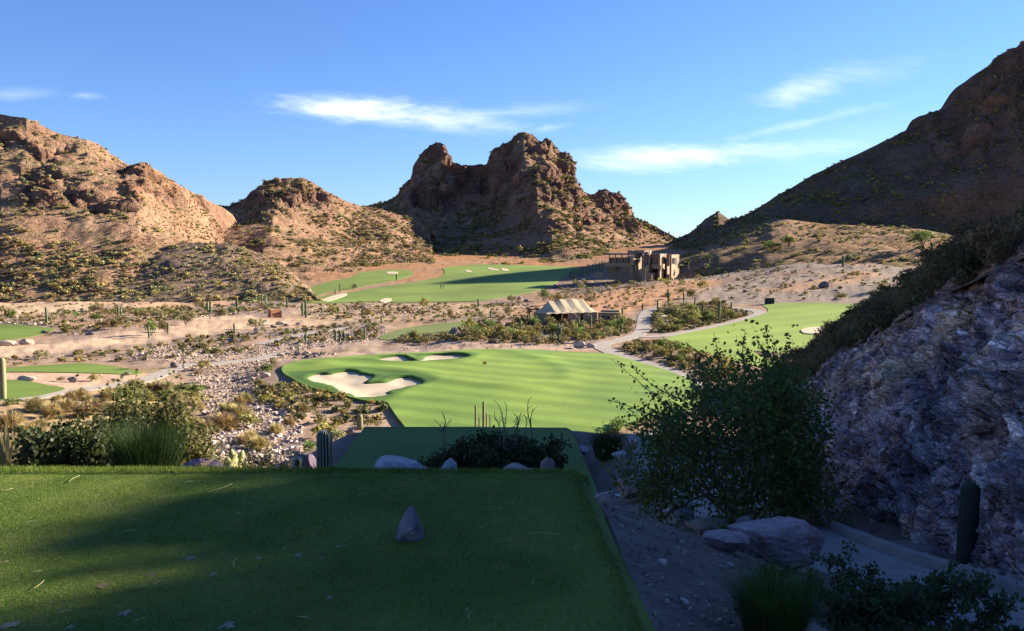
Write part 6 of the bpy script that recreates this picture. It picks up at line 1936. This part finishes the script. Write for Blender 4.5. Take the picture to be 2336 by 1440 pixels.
zc = ridge - (ridge - EAVE) * ay ** .92 - .07 * tri * np.sin(np.clip(ay, 0, 1) * math.pi) ** .8
u_ = np.clip(np.minimum(LX / 2 - np.abs(gx_), LY / 2 - np.abs(gy_)) / 1.6, 0, 1)
scal = .12 * np.cos(gx_ * 2 * math.pi / 2.4) * np.cos(gy_ * 2 * math.pi / 2.4) * (1 - u_)
M_CANVAS = simple('cream_canvas', (.40, .34, .225), .9, .15, .8, .15, 6)
P = np.stack([gx_, gy_, zc - scal], -1)
mk('canopy', P, grid_faces(*P.shape[:2]), M_CANVAS, parent=TN, smooth_=True)
M_TIMBER = simple('brown_timber', (.16, .10, .06), .85, .3, 3)
for i, x_ in enumerate((-6.9, -3.5, 0, 3.5, 6.9)):
    for y_ in (-4.5, 4.5):
        V, Fs = tube([(x_, y_, -.6), (x_, y_, 2.42)], .06, 6); mk('pole', V, Fs, M_TIMBER, parent=TN)
for (x_, y_, h_) in pk:
    V, Fs = tube([(x_, y_, -.6), (x_, y_, h_ - .3)], .07, 6); mk('mast', V, Fs, M_TIMBER, parent=TN)
M_WALLC = simple('canvas_wall', (.27, .21, .15), .9, .2, 1.0)
for a_, b_, y_ in ((-1.4, 1.9, -4.2), (2.6, 6.6, -4.2), (-6.6, -3.4, 4.2), (-3.2, 3.2, 4.2), (3.4, 6.6, 4.2)):
    MB().box(((a_ + b_) / 2, y_, .95), (b_ - a_, .06, 2.7)).build('wall_panel', M_WALLC, parent=TN)
for x_ in (-6.6, 6.6):
    MB().box((x_, .4, .95), (.06, 7.0, 2.7)).build('wall_panel', M_WALLC, parent=TN)
MB().box((0, 0, -.25), (16.0, 11.0, .4)).build('deck', M_TIMBER, parent=TN)
for (x0, y0, z0, x1, y1) in ((-3.4, -4.6, 2.4, -5.4, -7.0), (0, -4.6, 2.4, .6, -7.2), (6.9, -4.6, 2.4, 8.2, -6.4), (-6.9, -4.6, 2.4, -8.6, -6.2), (3.5, -4.6, 2.4, 4.4, -7.2)):
    V, Fs = tube([(x0, y0, z0), (x1, y1, -.5)], .045, 5); mk('guy_rope', V, Fs, M_CANVAS, parent=TN)
MB().box((0, -6.4, -.05), (9, .12, .12)).build('rail', M_TIMBER, parent=TN)
# timber gate frame at the left of the tent
q = pt(1216, 735, 213); GF = thing('timber_frame', (q[0], q[1], drop(q[0], q[1]) - .1), 'square brown timber entrance frame at the left of the tent', 'frame', rz=.35)
for x_ in (-1.1, 1.1):
    for y_ in (-.6, .6):
        MB().box((x_, y_, 1.5), (.26, .26, 3.2)).build('post', M_TIMBER, parent=GF)
for y_ in (-.6, .6):
    MB().box((0, y_, 3.2), (2.7, .28, .28)).build('beam', M_TIMBER, parent=GF)
for x_ in (-1.1, 1.1):
    MB().box((x_, 0, 3.46), (.26, 1.6, .22)).build('beam', M_TIMBER, parent=GF)

# ------------------------------------------------------------------ adobe huts
def hut(px, py, dist, wd, dp, h, rz, label, mat, step=True):
    q = pt(px, py, dist); t = thing('adobe_hut', (q[0], q[1], drop(q[0], q[1]) - .2), label, 'hut', rz=rz)
    MB().box((0, 0, h / 2), (wd, dp, h)).build('wall', mat, parent=t)
    MB().box((0, 0, h + .08), (wd * 1.03, dp * 1.03, .18)).build('parapet', mat, parent=t)
    if step:
        MB().box((.2, dp * .55, h * .62), (wd * .9, dp * .9, h * 1.3)).build('upper_wall', mat, parent=t)
    for i in (-1, 0, 1):
        w_ = MB().box((i * wd * .27, -dp / 2 - .015, h * .58), (wd * .12, .08, wd * .12)).build('window', M_DARK, parent=t)
    return t
hut(1390, 728, 213, 5.2, 3.6, 2.35, math.radians(-12), 'low tan adobe hut with three square windows right of the tent', M_STUCCO)
M_ORANGE = simple('orange_stucco', (.38, .18, .09), .9, .1, .8)
hut(627, 724, 236, 3.1, 2.4, 2.2, math.radians(38), 'small orange adobe hut with three square windows by the dirt flat', M_ORANGE, False)

# ------------------------------------------------------------------ golf cart
q = on_floor(1513, 737); KC = thing('golf_cart', q, 'dark golf cart with a pale roof parked beside the path', 'golf cart', rz=.6)
M_BODY = simple('dark_cart_body', (.035, .035, .04), .35, .1, spec=.5); M_ROOF = simple('cart_roof', (.55, .53, .48), .5, .05); M_TYRE = simple('cart_tyre', (.02, .02, .02), .9, .1)
mb = MB(); mb.box((0, 0, .45), (2.3, 1.15, .32)); mb.box((.85, 0, .72), (.55, 1.1, .35), None, .75); mb.box((-.85, 0, .68), (.6, 1.1, .3)); mb.build('body', M_BODY, parent=KC)
MB().box((-.15, 0, .82), (.5, 1.05, .14)).box((-.42, 0, 1.1), (.12, 1.05, .5)).build('seat', simple('cart_seat', (.35, .3, .24), .7, .1), parent=KC)
MB().box((0, 0, 1.85), (1.75, 1.2, .07), None, .94).build('roof', M_ROOF, parent=KC)
for x_, y_ in ((.75, .52), (.75, -.52), (-.72, .52), (-.72, -.52)):
    V, Fs = tube([(x_, y_, .85), (x_ * .95, y_, 1.83)], .025, 5); mk('roof_post', V, Fs, M_STEEL, parent=KC)
for x_ in (.8, -.75):
    for y_ in (.5, -.5):
        V, Fs = tube([(x_, y_ - .1, .23), (x_, y_ + .1, .23)], .23, 12); wh = mk('wheel', V, Fs, M_TYRE, parent=KC)
        V, Fs = tube([(x_, y_ - .11, .23), (x_, y_ + .11, .23)], .1, 8); mk('hub', V, Fs, M_ROOF, parent=wh)
V, Fs = tube([(.5, .28, .8), (.3, .28, 1.15)], .025, 5); mk('steering_column', V, Fs, M_STEEL, parent=KC)
# slatted dark box beside the right fairway
q = on_floor(1756, 694); BX = thing('slatted_box', q, 'dark slatted bin at the far edge of the right fairway', 'bin')
wb = px_size(21, q[1]); hb = px_size(14, q[1])
MB().box((0, .3, hb / 2), (wb * .96, .9, hb)).build('case', M_DARK, parent=BX)
for i in range(7):
    MB().box((-wb / 2 + wb * (i + .5) / 7, -.18, hb / 2 + .02), (wb / 7 * .6, .05, hb)).build('slat', M_STEEL, parent=BX)

# ------------------------------------------------------------------ flag on the green
q = hit([(1110, 857)], green_plane)[0]; gz_ = float(green_z(np.array([q[0]]), np.array([q[1]]))[0])
FL = thing('golf_flag', (q[0], q[1], gz_), 'pale flagstick with a small yellow and red flag on the green', 'flag')
V, Fs = tube([(0, 0, -.1), (0, 0, px_size(33, q[1]))], .022, 6); mk('pole', V, Fs, simple('flagstick', (.7, .66, .45), .5, .05), parent=FL)
hp = px_size(33, q[1])
xs = np.linspace(0, .55, 7); zs = np.linspace(hp - .42, hp - .02, 4)
X, Z = np.meshgrid(xs, zs, indexing='ij'); Yv = .05 * np.sin(X * 9)
P = np.stack([-X, Yv, Z - .12 * X], -1)
V = np.concatenate([P.reshape(-1, 3), (P + np.array([0, .008, 0])).reshape(-1, 3)]); f_ = grid_faces(7, 4)
mk('flag', V, np.vstack([f_, f_[:, ::-1] + 28]), simple('flag_cloth', (.55, .30, .06), .8, .1), parent=FL)
V, Fs = tube([(0, 0, .003), (0, 0, .006)], .054, 14); mk('cup', V, Fs, M_DARK, parent=FL)

# small white sprinkler cap at the green's right front edge
q = hit([(1334, 957)], base_z)[0]
# ------------------------------------------------------------------ two people on the far fairway
def person(px, py, label, pose, cl1, cl2):
    q = on_floor(px, py)
    bm = bmesh.new(); L = bm.verts.layers.skin.verify()
    J = {'pel': ((0, 0, .95), .15), 'che': ((0, .03, 1.32), .17), 'nec': ((0, .04, 1.50), .06), 'hed': ((0, .06, 1.62), .10), 'top': ((0, .06, 1.74), .075)}
    for s, n in ((-1, 'l'), (1, 'r')):
        J['hip' + n] = ((s * .10, 0, .88), .10); J['kne' + n] = ((s * .12, .03 + pose * s * .08, .48), .07); J['ank' + n] = ((s * .13, pose * s * .12, .07), .05); J['toe' + n] = ((s * .15, .16 + pose * s * .12, .035), .04)
        J['sho' + n] = ((s * .20, .02, 1.42), .075); J['elb' + n] = ((s * .27, .05 + .05 * pose, 1.14), .05); J['wri' + n] = ((s * .24, .2, .95), .036); J['han' + n] = ((s * .22, .26, .88), .04)
    vs = {}
    for k_, (c_, r_) in J.items():
        v = bm.verts.new(c_); v[L].radius = (r_, r_); vs[k_] = v
    vs['pel'][L].use_root = True
    E = [('pel', 'che'), ('che', 'nec'), ('nec', 'hed'), ('hed', 'top')]
    for n in 'lr':
        E += [('pel', 'hip' + n), ('hip' + n, 'kne' + n), ('kne' + n, 'ank' + n), ('ank' + n, 'toe' + n), ('che', 'sho' + n), ('sho' + n, 'elb' + n), ('elb' + n, 'wri' + n), ('wri' + n, 'han' + n)]
    for a_, b_ in E:
        bm.edges.new((vs[a_], vs[b_]))
    me = bpy.data.meshes.new('person'); bm.to_mesh(me); bm.free()
    o = link('person', me, None, label, 'person', None, None, (q[0], q[1], q[2] + .18))
    md = o.modifiers.new('skin', 'SKIN'); o.modifiers.new('sub', 'SUBSURF').render_levels = 1
    m, t, bs, out, co = mat_new('person_clothes')
    sp = t.new('ShaderNodeSeparateXYZ'); t.put(sp.inputs[0], co)
    c = t.mix(t.maprange(sp.outputs[2], .93, .95), cl2, cl1); c = t.mix(t.maprange(sp.outputs[2], 1.50, 1.52), c, (.36, .22, .15)); c = t.mix(t.maprange(sp.outputs[2], 1.68, 1.69), c, (.5, .48, .44))
    t.put(bs.inputs['Base Color'], c); bs.inputs['Roughness'].default_value = .8
    me.materials.append(m)
    o.rotation_euler = (0, 0, 2.6 + pose)
    return o
person(1006, 660, 'person in dark clothes standing on the far fairway', .4, (.03, .025, .025), (.03, .03, .035))
person(1012, 659, 'person in brown top and pale cap beside another on the fairway', -.5, (.09, .05, .03), (.035, .03, .03))
